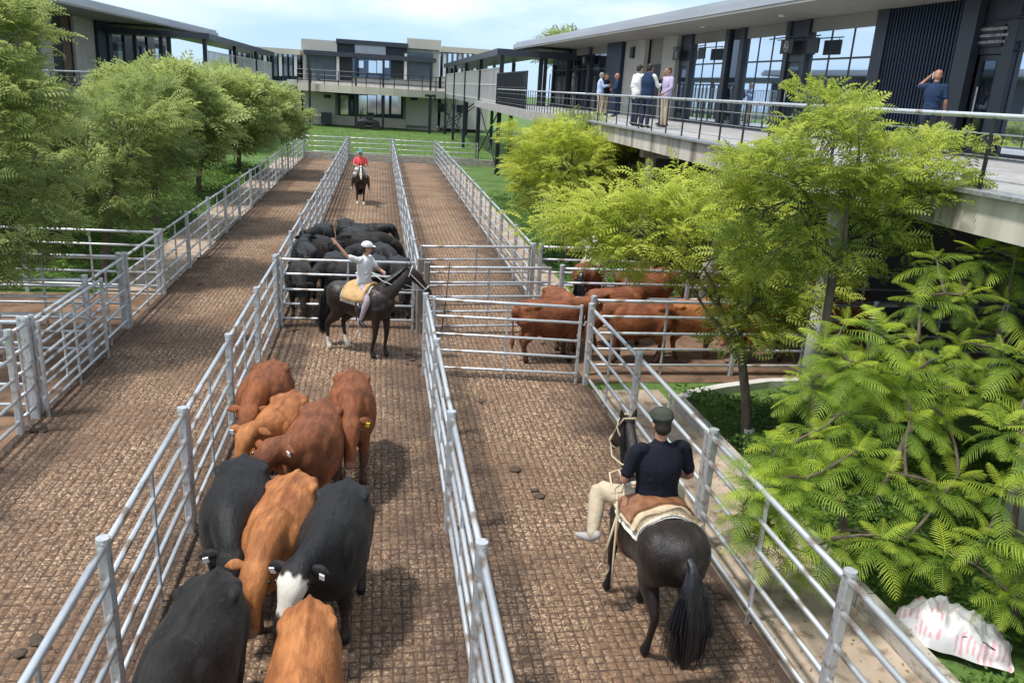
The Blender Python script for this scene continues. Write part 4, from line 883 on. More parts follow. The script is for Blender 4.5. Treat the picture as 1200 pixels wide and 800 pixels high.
def hand_pts(B, wr, d, nrm, s, curl=.5, side=1):
    d = d.normalized(); sd_ = nrm.cross(d).normalized()*side; nrm = nrm.normalized(); k = 1.0
    B.loft([wr, wr+d*.04, wr+d*.085], [(.022, .026)[::1], (.038, .017), (.040, .014)], side=tuple(sd_), n=10)
    for i, (o_, ln) in enumerate(((-.030, .068), (-.010, .078), (.011, .073), (.031, .058))):
        p0 = wr+d*.082+sd_*o_; a1 = curl*.5; d1 = (d*math.cos(a1)+nrm*math.sin(a1)+sd_*o_*2.2).normalized(); a2 = curl*1.3; d2 = (d*math.cos(a2)+nrm*math.sin(a2)+sd_*o_*2.2).normalized(); a3 = curl*2.0; d3 = (d*math.cos(a3)+nrm*math.sin(a3)+sd_*o_*2.2).normalized()
        p1 = p0+d1*ln*.45; p2 = p1+d2*ln*.32; p3 = p2+d3*ln*.25; B.loft([p0-d*.01, p1, p2, p3], [(.0085, .0085), (.0085, .0085), (.0078, .0078), (.0065, .0065)], side=tuple(sd_), n=8, sub=1)
    t0 = wr+d*.03-sd_*.03; t1 = t0+(d*.6-sd_*.7+nrm*.25*curl).normalized()*.035; t2 = t1+(d*.85-sd_*.3+nrm*.6*curl).normalized()*.03; B.loft([t0, t1, t2], [(.012, .012), (.010, .010), (.008, .008)], n=8, sub=1)
DEF = dict(pel=(0, 0, .93), chest=(0, 0, 1.25), neck=(0, 0, 1.46), head=(.03, 0, 1.62), shL=(0, .19, 1.40), shR=(0, -.19, 1.40), elL=(-.02, .25, 1.12), elR=(-.02, -.25, 1.12), wrL=(.08, .24, .88), wrR=(.08, -.24, .88), hipL=(0, .09, .90), hipR=(0, -.09, .90), knL=(.03, .10, .50), knR=(.0, -.10, .50), anL=(0, .11, .08), anR=(-.02, -.11, .08))
def person(label, loc, rz, J, shirt, trousers, sleeve='short', skin=SKIN, hair=HDARK, hat=None, shoes=C_SHOE, hy=0., vest=None, curlL=.5, curlR=.5, nL=(0, -1, 0), nR=(0, 1, 0), beard=False, hatstyle='cap', footdir=None, sc=1.0, group=None, baggy=1.0, longsole=None, vox=.012, stout=1.0):
    j = {k: Vector(v) for k, v in {**DEF, **J}.items()}; root = empty('person', label, 'person', loc, rz, group); root.scale = (sc,)*3
    B = MB(); hd = j['head']; hf = Vector((math.cos(hy), math.sin(hy), 0)); hs = Vector((-math.sin(hy), math.cos(hy), 0)); hu = (hd-j['neck']).normalized()
    def ellh(off, r): B.ell(tuple(hd+hf*off[0]+hs*off[1]+hu*off[2]), r, hy, 14, 9)
    ellh((-.012, 0, .03), (.098, .077, .092)); ellh((.025, 0, -.035), (.07, .060, .085)); ellh((.055, 0, -.085), (.032, .035, .025))
    B.loft([hd+hf*.088+hu*.025, hd+hf*.108-hu*.012, hd+hf*.112-hu*.022], [(.009, .01), (.014, .014), (.016, .010)], side=tuple(hs), n=8)
    for s in (-1, 1): ellh((-.005, s*.079, -.005), (.02, .010, .032)); ellh((.083, s*.035, .03), (.02, .022, .010)); ellh((.062, s*.045, -.012), (.028, .02, .022))
    ellh((.094, 0, -.055), (.013, .026, .008))
    B.loft([j['chest']+(j['neck']-j['chest'])*.7, j['neck'], hd-hu*.06-hf*.01], [(.06, .06), (.057, .058), (.056, .058)], n=12)
    ax = (j['neck']-j['pel']).normalized(); sdv = (j['shL']-j['shR']).normalized()
    tp = [j['pel']-ax*.06, j['pel']+ax*.03, j['pel'].lerp(j['chest'], .45), j['chest'], j['chest'].lerp(j['neck'], .62), j['neck']-ax*.02]
    tw = [(.13, .10), (.155, .115), (.140, .105), (.165, .118), (.155, .09), (.07, .06)]
    B.loft(tp, tw, side=tuple(sdv), n=16)
    for s in 'LR':
        B.loft([j['sh'+s], j['sh'+s].lerp(j['el'+s], .5), j['el'+s], j['el'+s].lerp(j['wr'+s], .35), j['wr'+s]], [(.055, .055), (.047, .047), (.039, .039), (.040, .040), (.026, .026)], n=10)
        hand_pts(B, j['wr'+s], (j['wr'+s]-j['el'+s])+Vector((0, 0, -.02)), Vector(nL if s == 'L' else nR), s, curlL if s == 'L' else curlR, 1 if s == 'L' else -1)
        B.loft([j['hip'+s], j['hip'+s].lerp(j['kn'+s], .5), j['kn'+s], j['kn'+s].lerp(j['an'+s], .35), j['an'+s]], [(.085, .09), (.07, .075), (.052, .055), (.052, .055), (.036, .036)], n=12)
    me = B.remesh('body', skin, vox, 3, .5); link('body', me, root)
    for s in (-1, 1):
        p = hd+hf*.0905+hs*s*.034+hu*.012; link('eye', EYEM, root, p, None, (.4, .5, .4))
    # hair
    hb = MB(); hb.ell(tuple(hd-hf*.022+hu*.045), (.100, .084, .086), hy, 16, 9); hb.ell(tuple(hd-hf*.045-hu*.01), (.072, .078, .075), hy, 14, 8); me = hb.remesh('hair', hair, .012, 2); link('hair', me, root)
    # shirt
    Sh = MB(); tw2 = [(a_+.030, b_+.026) for a_, b_ in tw]; tw2[0] = (.165, .132); tw2[1] = (.178, .142); tw2 = [(a_*(stout if k_ < 5 else 1), b_*(stout if k_ < 4 else 1)) for k_, (a_, b_) in enumerate(tw2)]; tw2[-1] = (.074, .068); tp2 = list(tp); tp2[-1] = j['neck']+ax*.0
    Sh.loft(tp2, tw2, side=tuple(sdv), n=18)
    for s in 'LR':
        sp = [j['sh'+s]-(j['sh'+s]-j['neck'])*.25, j['sh'+s], j['sh'+s].lerp(j['el'+s], .5)]; sw = [(.07, .065), (.066, .066), (.060, .060)]
        if sleeve == 'short': sp.append(j['sh'+s].lerp(j['el'+s], .76)); sw.append((.062, .060))
        else: sp += [j['el'+s], j['el'+s].lerp(j['wr'+s], .5), j['el'+s].lerp(j['wr'+s], .93)]; sw += [(.055, .055), (.05, .05), (.038, .038)]
        Sh.loft(sp, sw, n=12)
    # cloth folds
    for k in range(5):
        q = j['pel'].lerp(j['chest'], .2+.18*k); dv = sdv*random.uniform(-.1, .1); Sh.loft([q+dv-sdv*.09+ax.cross(sdv)*.13*(-1 if k % 2 else 1), q+dv+sdv*.07+ax*.05+ax.cross(sdv)*.13*(-1 if k % 2 else 1)], [(.014, .014), (.008, .008)], n=6, sub=1)
    smesh = Sh.remesh('shirt', shirt, .013, 3, .5); link('shirt', smesh, root)
    if sleeve == 'vest' or vest:
        Ve = MB(); Ve.loft(tp2[:5], [(a_+.03, b_+.035) for a_, b_ in tw2[:5]], side=tuple(sdv), n=16); link('vest', Ve.remesh('vest', vest, .014, 3), root)
    Tr = MB(); Tr.loft([j['pel']+ax*.05, j['pel']-ax*.03], [(.155, .122), (.15, .13)], side=tuple(sdv), n=14, sub=1)
    for s in 'LR':
        k_ = baggy; Tr.loft([j['hip'+s]+(j['pel']-j['hip'+s])*.3, j['hip'+s].lerp(j['kn'+s], .3), j['hip'+s].lerp(j['kn'+s], .7), j['kn'+s], j['kn'+s].lerp(j['an'+s], .5), j['kn'+s].lerp(j['an'+s], .97)], [(.10, .115), (.098*k_, .105*k_), (.078*k_, .085*k_), (.070*k_, .074*k_), (.064*k_, .068*k_), (.055, .058)], n=12)
        for q in (.55, .8, .95): c_ = j['hip'+s].lerp(j['kn'+s], q); Tr.ell(tuple(c_+Vector((0, 0, .02))), (.03, .075*k_, .03), random.random())
    link('trousers', Tr.remesh('trousers', trousers, .013, 3), root)
    fd = footdir or {}
    for s in 'LR':
        d = Vector(fd.get(s, (1, 0, -.02))).normalized(); a_ = j['an'+s]; Sb = MB()
        Sb.loft([a_+Vector((0, 0, .02))-d*.05, a_-Vector((0, 0, .03))+d*.03, a_-Vector((0, 0, .042))+d*.12, a_-Vector((0, 0, .048))+d*.18], [(.038, .045), (.042, .046), (.042, .030), (.030, .020)], n=12); link('shoe', Sb.remesh('shoe', shoes, .012, 2), root)
        if longsole: MB().loft([a_+Vector((0, 0, .26)), a_+Vector((0, 0, .10)), a_], [(.066, .07), (.055, .06), (.05, .055)], n=12).obj('boot_leg', longsole, root, True)
    if hat:
        Hb = MB()
        if hatstyle == 'cap':
            Hb.ell(tuple(hd-hf*.012+hu*.085), (.122, .108, .062), hy, 18, 9); Hb.ell(tuple(hd-hf*.02+hu*.115), (.10, .10, .05), hy); Hb.loft([hd+hf*.07+hu*.068, hd+hf*.12+hu*.062, hd+hf*.165+hu*.05], [(.085, .012), (.075, .011), (.045, .008)], side=tuple(hs), n=12)
        else: Hb.ell(tuple(hd+hu*.10), (.115, .11, .075), hy, 18, 9); Hb.ell(tuple(hd+hu*.065), (.20, .19, .014), hy, 18, 7)
        link('hat', Hb.remesh('hat', hat, .010, 2), root)
    return root
def ride(**k):
    """seated astride: x forward"""
    d = dict(pel=(0, 0, .08), chest=(.02, 0, .40), neck=(.04, 0, .62), head=(.07, 0, .78), shL=(.02, .20, .555), shR=(.02, -.20, .555), elL=(.10, .29, .33), elR=(.10, -.29, .33), wrL=(.30, .18, .30), wrR=(.30, -.18, .30),
             hipL=(.02, .11, .05), hipR=(.02, -.11, .05), knL=(.26, .31, -.22), knR=(.26, -.31, -.22), anL=(.12, .36, -.62), anR=(.12, -.36, -.62)); d.update(k); return d
def tube_obj(name, pts, r, m, parent, n=6): return MB().tube(pts, r, n).obj(name, m, parent, True)

# man waving on the dark horse in the middle lane
hL, bdL, hdL = horse('h', 'dark bay horse with white hind socks standing sideways before the closed middle gate', (-.30, 15.30), -36, HBAY, yaw=.55, legs=(.03, -.08, .08, -.14), raise_=.02, socks=((-1, 1, .26), (-1, -1, .26)), tack=TACKG,
    pads=(('saddle_blanket', -.30, .30, 1.55, .006, SHEEPW, .006, .018), ('saddle_pad', -.24, .26, 1.35, .035, ORANGE, .008, .05)))
rL = person('rider in white flat cap and pale shirt waving one arm on the bay horse', (-.27, 15.28, 1.36), R(-30), ride(elR=(-.16, -.38, .66), wrR=(-.32, -.48, .90), shR=(.0, -.19, .565), elL=(.16, .25, .36), wrL=(.40, .08, .34)), C_PALE, C_MAUVE, skin=SKIN, hat=C_WHT, hy=.55, shoes=C_BOOT, longsole=C_BOOT, nR=(1, 0, 0), curlR=.1, vox=.009, footdir={'L': (1, .2, -.3), 'R': (1, -.2, -.3)}, sc=.93)
o = MB()
for s in (-1, 1): o.tube([Vector(bdL((1.30, s*.055, 1.38))), Vector(bdL((.95, s*.13, 1.38))), V3(.55, s*.12, 1.55), V3(.28, -.08, 1.66)], .008, 5)
o.obj('reins', TACKG, hL, True)

# rider seen from behind
NH = (2.65, 6.66)
hN, bdN, hdN = horse('h', 'nearly black horse walking away with a long thick black tail, right lane', NH, 95, HBLK, yaw=-.10, legs=(.16, -.10, .10, -.12), wide=1.12, tailw=1.4, sc=1.02, tack=TACK,
    pads=(('saddle_blanket', -.34, .34, 1.25, .008, SHEEPW, .006, .022), ('sheepskin', -.30, .25, 1.05, .03, SHEEP, .010, .05), ('leather_cover', -.20, .2, .95, .085, LEATH, .006, .02)))
rN = person('rider seen from behind in a black t-shirt and olive cap on the nearly black horse', (2.68, 6.74, 1.30), R(97), ride(shL=(.02, .235, .56), shR=(.02, -.235, .56), elL=(.02, .33, .28), wrL=(.24, .22, .22), elR=(.02, -.33, .28), wrR=(.24, -.20, .22), anL=(.16, .52, -.34), knL=(.34, .42, .02), knR=(.30, -.38, -.06)), C_BLACK, C_KHAKI, skin=SKIN2, hat=C_OLIVE, hy=0, shoes=C_ESP, baggy=1.15, footdir={'L': (.8, .5, -.1), 'R': (1, -.3, -.1)}, sc=1.06, vox=.009, stout=1.17)
o = MB()
for s in (-1, 1): o.tube([Vector(bdN((1.30, s*.055, 1.38))), Vector(bdN((.9, s*.15, 1.40))), V3(.5, s*.16, 1.5), V3(.32, s*.12, 1.57)], .010, 5)
o.tube([V3(.30, .2, 1.57), V3(.22, .40, 1.56), V3(.05, .42, 1.44), V3(-.02, .36, 1.48), V3(.1, .30, 1.54), V3(.24, .3, 1.57)], .011, 6); o.tube([V3(.1, .36, 1.46), V3(-.02, .38, 1.2), V3(-.06, .39, .8), V3(-.1, .40, .55)], .011, 6); o.obj('reins', TACK, hN, True)
MB().tube([Vector(hdN[1])+V3(0, .09, 0), Vector(hdN[0])+V3(-.01, .06, .10), Vector(hdN[0])+V3(-.01, -.06, .10), Vector(hdN[1])+V3(0, -.09, 0)], .012, 6).obj('headstall', TACK, hN, True)

# far rider coming toward the camera
hF, bdF, hdF = horse('h', 'dark brown horse with a thin pale blaze walking toward the camera far up the lane', (-.80, 36.0), -88, HBAY, yaw=.02, legs=(.08, -.05, .06, -.08), raise_=-.25, socks=((1, -1, .2), (1, 1, .16)), blaze=True, pads=(('saddle_blanket', -.3, .32, 1.3, .006, C_WHT, .004, .02), ('sheepskin', -.25, .3, 1.0, .03, SHEEPW, .01, .06)))
rF = person('far rider in a coral red shirt and teal hat riding toward the camera', (-.80, 36.02, 1.36), R(-88), ride(), C_CORAL, C_BRN, hat=C_TEAL, hatstyle='brim', shoes=C_ESP, footdir={'L': (1, .3, -.2), 'R': (1, -.3, -.2)})
tag(MB().ell((-.80, 35.72, 1.50), (.24, .10, .14)).obj('poncho_roll', C_WHT, smooth=True), 'white cloth rolled over the front of the far rider\'s saddle', 'poncho')
# rider hidden behind the tree crown
hH, _, _ = horse('h', 'chestnut horse mostly hidden by the tree crown in the farther right pen', (4.95, 18.3), 62, HCHE, pads=(('saddle_blanket', -.3, .32, 1.3, .006, SHEEP, .004, .03),))
person('rider in a white cap half hidden by the tree crown beyond the alley', (4.95, 18.3, 1.32), R(62), ride(), C_PALE, C_KHAKI, hat=C_WHT, footdir={'L': (1, .3, -.2), 'R': (1, -.3, -.2)})

# people on the right deck
Z4 = ZD+.01; GD = 'people talking on the deck'
person('man in lilac shirt and khaki trousers facing two others on the deck', (8.46, 24.36, Z4), R(195), dict(elR=(-.14, -.34, 1.12), wrR=(.02, -.22, .98), elL=(.05, .27, 1.15), wrL=(.20, .14, 1.0)), C_LILAC, C_KHAKI, 'long', hair=HBROWN, hy=.1)
person('man in white shirt and dark jeans standing left of the man in the dark vest', (7.45, 24.1, Z4), R(15), dict(elR=(.12, -.26, 1.18), wrR=(.28, -.12, 1.24)), C_WHT, C_JEAN, 'long', hy=.2)
person('man in dark vest over white sleeves, gesturing with one hand on the deck', (7.45, 23.1, Z4), R(35), dict(elR=(.12, -.26, 1.15), wrR=(.36, -.16, 1.20), elL=(.15, .22, 1.15), wrL=(.34, .10, 1.18)), C_WHT, C_JEAN, 'long', vest=C_NAVY, hy=.1, beard=True)
person('man in dark clothes half hidden behind the man in the lilac shirt', (9.1, 26.4, Z4), R(200), dict(elR=(.12, -.24, 1.2), wrR=(.22, -.05, 1.42)), C_BLACK, C_JEAN, 'long', skin=SKIN2)
person('man in light blue shirt and khaki trousers, farthest left on the deck', (9.1, 34.6, Z4), R(-10), dict(elR=(.12, -.22, 1.18), wrR=(.3, -.1, 1.25), elL=(.12, .22, 1.18), wrL=(.30, .08, 1.22)), C_SKY, C_KHAKI, 'long', hair=HGREY)
person('person in dark top between the light blue shirt and the navy jacket on the deck', (9.65, 35.9, Z4), R(-60), dict(), C_BLACK, C_KHAKI, 'long')
person('bald man in navy jacket facing left on the far part of the deck', (9.75, 34.4, Z4), R(170), dict(elL=(.05, .24, 1.15), wrL=(.2, .05, 1.1)), C_NAVY, C_NAVY, 'long', hair=SKIN2, skin=SKIN2)
X1, Z1_ = at(1099, 90, 16.4)
pp = person('balding man in navy shirt holding a phone to his ear on the deck', (X1, 16.4, Z4), R(45), dict(elL=(.10, .34, 1.40), wrL=(.12, .16, 1.62), head=(.05, .0, 1.62)), C_NAVY, C_JEAN, 'short', skin=SKIN2, hair=SKIN2, sc=1.0, nL=(0, -1, 0))
MB().box(.09, .16, .105, .118, 1.56, 1.70).obj('phone', TAGW, pp)

# ------------------------------------------------------------------ sack in the weeds
SACKM, nt_, p_ = nodes('printed_sack'); 
N_ = nt_.nodes; L_ = nt_.links; tc_ = N_.new('ShaderNodeTexCoord')
n1 = N_.new('ShaderNodeTexNoise'); n1.inputs['Scale'].default_value = 4.2; n1.inputs['Detail'].default_value = 2; L_.new(tc_.outputs['Object'], n1.inputs[0])
wv = N_.new('ShaderNodeTexWave'); wv.inputs['Scale'].default_value = 5; wv.inputs['Distortion'].default_value = 6; L_.new(tc_.outputs['Object'], wv.inputs[0])
m1 = N_.new('ShaderNodeMath'); m1.operation = 'MULTIPLY'; r_1 = N_.new('ShaderNodeMapRange'); r_1.inputs[1].default_value = .52; r_1.inputs[2].default_value = .56; L_.new(n1.outputs['Fac'], r_1.inputs[0]); r_2 = N_.new('ShaderNodeMapRange'); r_2.inputs[1].default_value = .5; r_2.inputs[2].default_value = .6; L_.new(wv.outputs['Fac'], r_2.inputs[0]); L_.new(r_1.outputs[0], m1.inputs[0]); L_.new(r_2.outputs[0], m1.inputs[1])
mxx = N_.new('ShaderNodeMixRGB'); L_.new(m1.outputs[0], mxx.inputs[0]); mxx.inputs[1].default_value = (.74, .71, .72, 1); mxx.inputs[2].default_value = (.74, .42, .46, 1); L_.new(mxx.outputs[0], p_.inputs['Base Color']); p_.inputs['Roughness'].default_value = .5
nx, ny = 64, 52; Vs = []; Fs = []
from mathutils import noise as mn
for i in range(nx):
    for j in range(ny):
        u_, v_ = i/(nx-1)*2-1, j/(ny-1)*2-1; rr = max(abs(u_)**2.6+abs(v_)**2.6, 0)**(1/2.6); h = max(0, 1-rr**3)**.5
        P = Vector((u_*.62, v_*.34, 0)); f_ = 1-abs(mn.noise(P*3.2+Vector((3, 1, 0))))*1.6; f2 = 1-abs(mn.noise(P*7+Vector((9, 4, 2))))*1.4
        Vs.append((P.x+.06*mn.noise(P*4), P.y+.05*mn.noise(P*4+Vector((5, 5, 5))), h*(.16+.20*f_+.09*f2)*(1-.25*u_)+.02))
for i in range(nx-1):
    for j in range(ny-1): a_ = i*ny+j; Fs.append((a_, a_+ny, a_+ny+1, a_+1))
sk = MB().add(Vs, Fs); skm = sk.mesh('sack', SACKM, True)
t = empty('sack', 'crumpled white plastic sack with pink print lying in the weeds at the bottom right', 'sack', (5.74, 6.12, .05), R(-38)); t.scale = (.84,)*3; link('fabric', skm, t)
MB().tube([(-.1, -.30, .12), (.1, -.26, .26), (.3, -.22, .24), (.5, -.2, .14)], .007, 5).obj('drawstring', DARKM, t, True)

# ------------------------------------------------------------------ vegetation
LEAF_Y = leafmat('yellow_green_leaves', (.12, .21, .045), (.56, .62, .10), .5)
LEAF_G = leafmat('grey_green_leaves', (.095, .15, .05), (.46, .53, .17), .5)
LEAF_J = leafmat('jacaranda_leaves', (.08, .20, .04), (.60, .72, .08), .5)
LEAF_W = leafmat('weed_leaves', (.055, .12, .022), (.20, .33, .05), .42)
def rotm(d, roll):
    """rows: frames for local x=d"""
    d = d/np.linalg.norm(d, axis=1, keepdims=True); up_ = np.array([0, 0, 1.0]); s = np.cross(up_[None], d); nrm = np.linalg.norm(s, axis=1, keepdims=True); s = np.where(nrm < 1e-3, np.array([[0, 1.0, 0]]), s/np.maximum(nrm, 1e-3)); u_ = np.cross(d, s)
    c, s_ = np.cos(roll)[:, None], np.sin(roll)[:, None]; return np.stack([d, s*c+u_*s_, -s*s_+u_*c], 2)
def scatter(name, tmplV, tmplQ, pos, d, size, m, tone, tonev=None, parent=None, roll=.5):
    n = len(pos); Rm = rotm(d, rng.normal(0, roll, n)); V = np.einsum('nij,kj->nki', Rm, tmplV)*size[:, None, None]+pos[:, None]
    Q = tmplQ[None]+(np.arange(n)*len(tmplV))[:, None, None]; T = np.repeat(tone, len(tmplV))
    if tonev is not None: T = T+np.tile(tonev, n)
    return link(name, npmesh(name, V.reshape(-1, 3), Q.reshape(-1, 4), m, T), parent)
def spray(pairs=9, w=.042, droop=.3, ll=.30, taper=True):
    V = []; Q = []; T = []
    def zc(x): return .16*math.sin(x*2.2)-droop*x*x
    for k in range(pairs):
        x = .10+.86*k/(pairs-1); L_ = ll*math.sin(math.pi*min(.97, .22+.72*x)); 
        for s in (-1, 1):
            o = len(V); ex = .35*L_; V += [(x-w*.5, 0, zc(x)), (x+ex*.5-w*.6, s*L_*.55, zc(x)+.02), (x+ex, s*L_, zc(x)-.10*L_-.02), (x+ex*.5+w*.7, s*L_*.5, zc(x)+.015)]; Q.append((o, o+1, o+2, o+3)); T += [.0, .05, .22, .05]
    return np.array(V), np.array(Q), np.array(T)
SPR = spray(7, .075, .3, .34); SPR2 = spray(5, .13, .25, .42)
def limb_path(a, b, sag=.12, n=5):
    a, b = Vector(a), Vector(b); L_ = (b-a).length; out_ = []
    off = Vector((random.uniform(-1, 1), random.uniform(-1, 1), random.uniform(.2, 1)))*L_*sag
    for i in range(n+1): t = i/n; out_.append(a.lerp(b, t)+off*math.sin(math.pi*t)*.8+Vector((random.uniform(-1, 1), random.uniform(-1, 1), random.uniform(-1, 1)))*.02*L_*(0 < i < n))
    return out_
def tree(label, base, fork, blobs, m, clusters=45, per=42, rc=.42, size=(.26, .40), trunk_r=.09, young=.5, lime=False, group=None, spr=SPR, flat=.45, name='leafy_tree', zbias=.3, keepdead=False):
    """blobs: (centre, radii, weight) ellipsoids that the crown fills"""
    root = empty(name, label, 'tree', base, 0, group); b0 = Vector(base); T = MB(); fk = Vector(fork)-b0
    tr = [Vector((0, 0, -.2)), Vector((0, 0, .0)), fk*.5+Vector((random.uniform(-.05, .05), random.uniform(-.05, .05), 0)), fk]
    T.tube(tr, [trunk_r*1.25, trunk_r*1.12, trunk_r*.95, trunk_r*.85], 12)
    W_ = np.array([b[2] for b in blobs], float); W_ /= W_.sum(); cs = []
    for _ in range(clusters*6):
        if len(cs) >= clusters: break
        b = blobs[rng.choice(len(blobs), p=W_)]; d = rng.normal(size=3); d /= np.linalg.norm(d); r = rng.uniform(.35, 1.0)**.6; p = np.array(b[0])+d*np.array(b[1])*r
        if all(np.linalg.norm((p-q)*np.array([1, 1, 1.5])) > rc*.72 for q in cs): cs.append(p)
    mains = []
    for k in range(7):
        q = Vector(cs[rng.integers(len(cs))])-b0; e_ = fk.lerp(q, .62); pth = limb_path(fk*.96, e_, .10); T.tube(pth, [trunk_r*(.62-.42*i/5) for i in range(6)], 7, False); mains.append(pth)
    for c in cs:
        q = Vector(c)-b0; best = min((p for mp_ in mains for p in mp_[1:]), key=lambda p: (p-q).length); T.tube(limb_path(best, q, .12, 4), [trunk_r*.2, trunk_r*.16, trunk_r*.12, trunk_r*.08, trunk_r*.04], 5, False)
    T.obj('trunk', BARK, root, True)
    if lime: MB().tube([(0, 0, .0), (0, 0, .28)], trunk_r*1.16, 12).obj('limewash_band', LIME, root, True)
    cs = np.array(cs); n = len(cs)*per; ci = np.repeat(np.arange(len(cs)), per); d = rng.normal(size=(n, 3)); d[:, 2] *= .7; d /= np.linalg.norm(d, axis=1, keepdims=True)
    off = d*rng.uniform(.25, 1, (n, 1))*rc*np.array([1, 1, flat]); pos = cs[ci]+off
    cc = np.mean(cs, 0); dr = off/rc+.35*(pos-cc)/np.maximum(np.linalg.norm(pos-cc, axis=1, keepdims=True), .1)+rng.normal(0, .25, (n, 3)); dr[:, 2] = dr[:, 2]*.6+rng.uniform(-.15, .4, n)
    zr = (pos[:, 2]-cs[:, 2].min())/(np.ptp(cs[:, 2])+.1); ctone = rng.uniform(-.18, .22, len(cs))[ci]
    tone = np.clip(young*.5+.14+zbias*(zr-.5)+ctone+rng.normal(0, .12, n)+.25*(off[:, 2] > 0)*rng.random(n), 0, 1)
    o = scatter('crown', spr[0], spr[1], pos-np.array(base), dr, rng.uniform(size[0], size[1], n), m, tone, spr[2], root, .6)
    tag(o, kind='stuff'); return root
TG = 'trees left of the lanes'
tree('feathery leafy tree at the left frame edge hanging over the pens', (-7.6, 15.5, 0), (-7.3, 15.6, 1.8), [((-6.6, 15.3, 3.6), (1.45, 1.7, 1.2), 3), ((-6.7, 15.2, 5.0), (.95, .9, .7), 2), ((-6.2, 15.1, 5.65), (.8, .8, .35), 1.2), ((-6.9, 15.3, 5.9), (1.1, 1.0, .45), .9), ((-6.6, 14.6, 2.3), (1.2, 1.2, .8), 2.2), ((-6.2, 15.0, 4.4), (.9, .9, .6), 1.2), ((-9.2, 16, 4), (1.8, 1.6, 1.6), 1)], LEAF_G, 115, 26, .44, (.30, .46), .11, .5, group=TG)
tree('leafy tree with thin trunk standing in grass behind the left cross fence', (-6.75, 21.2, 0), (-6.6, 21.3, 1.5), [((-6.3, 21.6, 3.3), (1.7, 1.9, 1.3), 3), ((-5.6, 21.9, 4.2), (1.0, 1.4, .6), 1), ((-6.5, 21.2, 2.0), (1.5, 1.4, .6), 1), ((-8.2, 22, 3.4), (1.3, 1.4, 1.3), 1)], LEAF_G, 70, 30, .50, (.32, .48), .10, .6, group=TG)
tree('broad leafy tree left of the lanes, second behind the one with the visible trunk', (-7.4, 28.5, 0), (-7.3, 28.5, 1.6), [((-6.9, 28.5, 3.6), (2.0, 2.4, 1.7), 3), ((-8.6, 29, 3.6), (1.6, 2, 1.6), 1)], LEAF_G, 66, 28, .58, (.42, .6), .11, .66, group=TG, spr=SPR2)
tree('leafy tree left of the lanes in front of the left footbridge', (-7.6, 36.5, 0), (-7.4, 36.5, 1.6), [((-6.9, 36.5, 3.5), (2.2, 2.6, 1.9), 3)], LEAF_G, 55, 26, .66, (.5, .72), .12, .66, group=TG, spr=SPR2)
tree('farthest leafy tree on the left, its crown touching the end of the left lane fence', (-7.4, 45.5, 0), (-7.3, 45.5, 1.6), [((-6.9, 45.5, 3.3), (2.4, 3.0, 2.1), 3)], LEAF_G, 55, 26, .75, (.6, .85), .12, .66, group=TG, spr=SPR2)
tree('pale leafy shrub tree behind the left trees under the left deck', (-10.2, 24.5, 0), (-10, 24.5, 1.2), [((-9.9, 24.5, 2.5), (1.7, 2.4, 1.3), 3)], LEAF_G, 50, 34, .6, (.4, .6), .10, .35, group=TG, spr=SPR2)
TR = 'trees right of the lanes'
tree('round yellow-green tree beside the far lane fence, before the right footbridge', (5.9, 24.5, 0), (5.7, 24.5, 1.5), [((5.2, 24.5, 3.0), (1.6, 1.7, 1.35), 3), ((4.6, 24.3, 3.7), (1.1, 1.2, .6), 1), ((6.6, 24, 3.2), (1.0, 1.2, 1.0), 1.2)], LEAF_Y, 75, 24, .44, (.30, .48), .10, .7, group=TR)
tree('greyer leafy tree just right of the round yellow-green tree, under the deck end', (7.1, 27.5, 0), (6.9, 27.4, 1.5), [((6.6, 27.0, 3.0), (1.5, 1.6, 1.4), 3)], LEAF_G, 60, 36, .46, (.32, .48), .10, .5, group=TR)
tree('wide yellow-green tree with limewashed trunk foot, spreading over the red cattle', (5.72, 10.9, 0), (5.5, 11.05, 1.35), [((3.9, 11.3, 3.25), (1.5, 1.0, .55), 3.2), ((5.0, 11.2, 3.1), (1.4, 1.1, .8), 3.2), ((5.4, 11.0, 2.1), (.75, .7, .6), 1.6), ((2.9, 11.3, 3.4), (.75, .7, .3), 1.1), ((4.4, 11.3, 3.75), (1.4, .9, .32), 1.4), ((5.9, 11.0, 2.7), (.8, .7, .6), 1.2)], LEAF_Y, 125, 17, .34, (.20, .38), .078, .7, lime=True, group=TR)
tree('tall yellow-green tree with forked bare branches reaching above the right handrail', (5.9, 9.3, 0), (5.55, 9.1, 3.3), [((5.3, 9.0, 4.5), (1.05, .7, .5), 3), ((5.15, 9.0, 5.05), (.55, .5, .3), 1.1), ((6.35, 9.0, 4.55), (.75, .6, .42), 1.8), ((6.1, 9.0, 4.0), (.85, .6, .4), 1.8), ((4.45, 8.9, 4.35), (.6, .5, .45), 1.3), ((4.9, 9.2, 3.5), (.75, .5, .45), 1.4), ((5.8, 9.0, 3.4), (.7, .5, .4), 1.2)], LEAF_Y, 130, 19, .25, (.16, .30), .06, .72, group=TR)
tree('leafy tree in the far background behind the right roof end', (17, 72, 0), (17, 72, 5), [((16.8, 72, 8.4), (3.5, 3, 1.7), 3)], LEAF_G, 50, 30, .9, (.7, 1.0), .2, .4, group=TR, spr=SPR2)
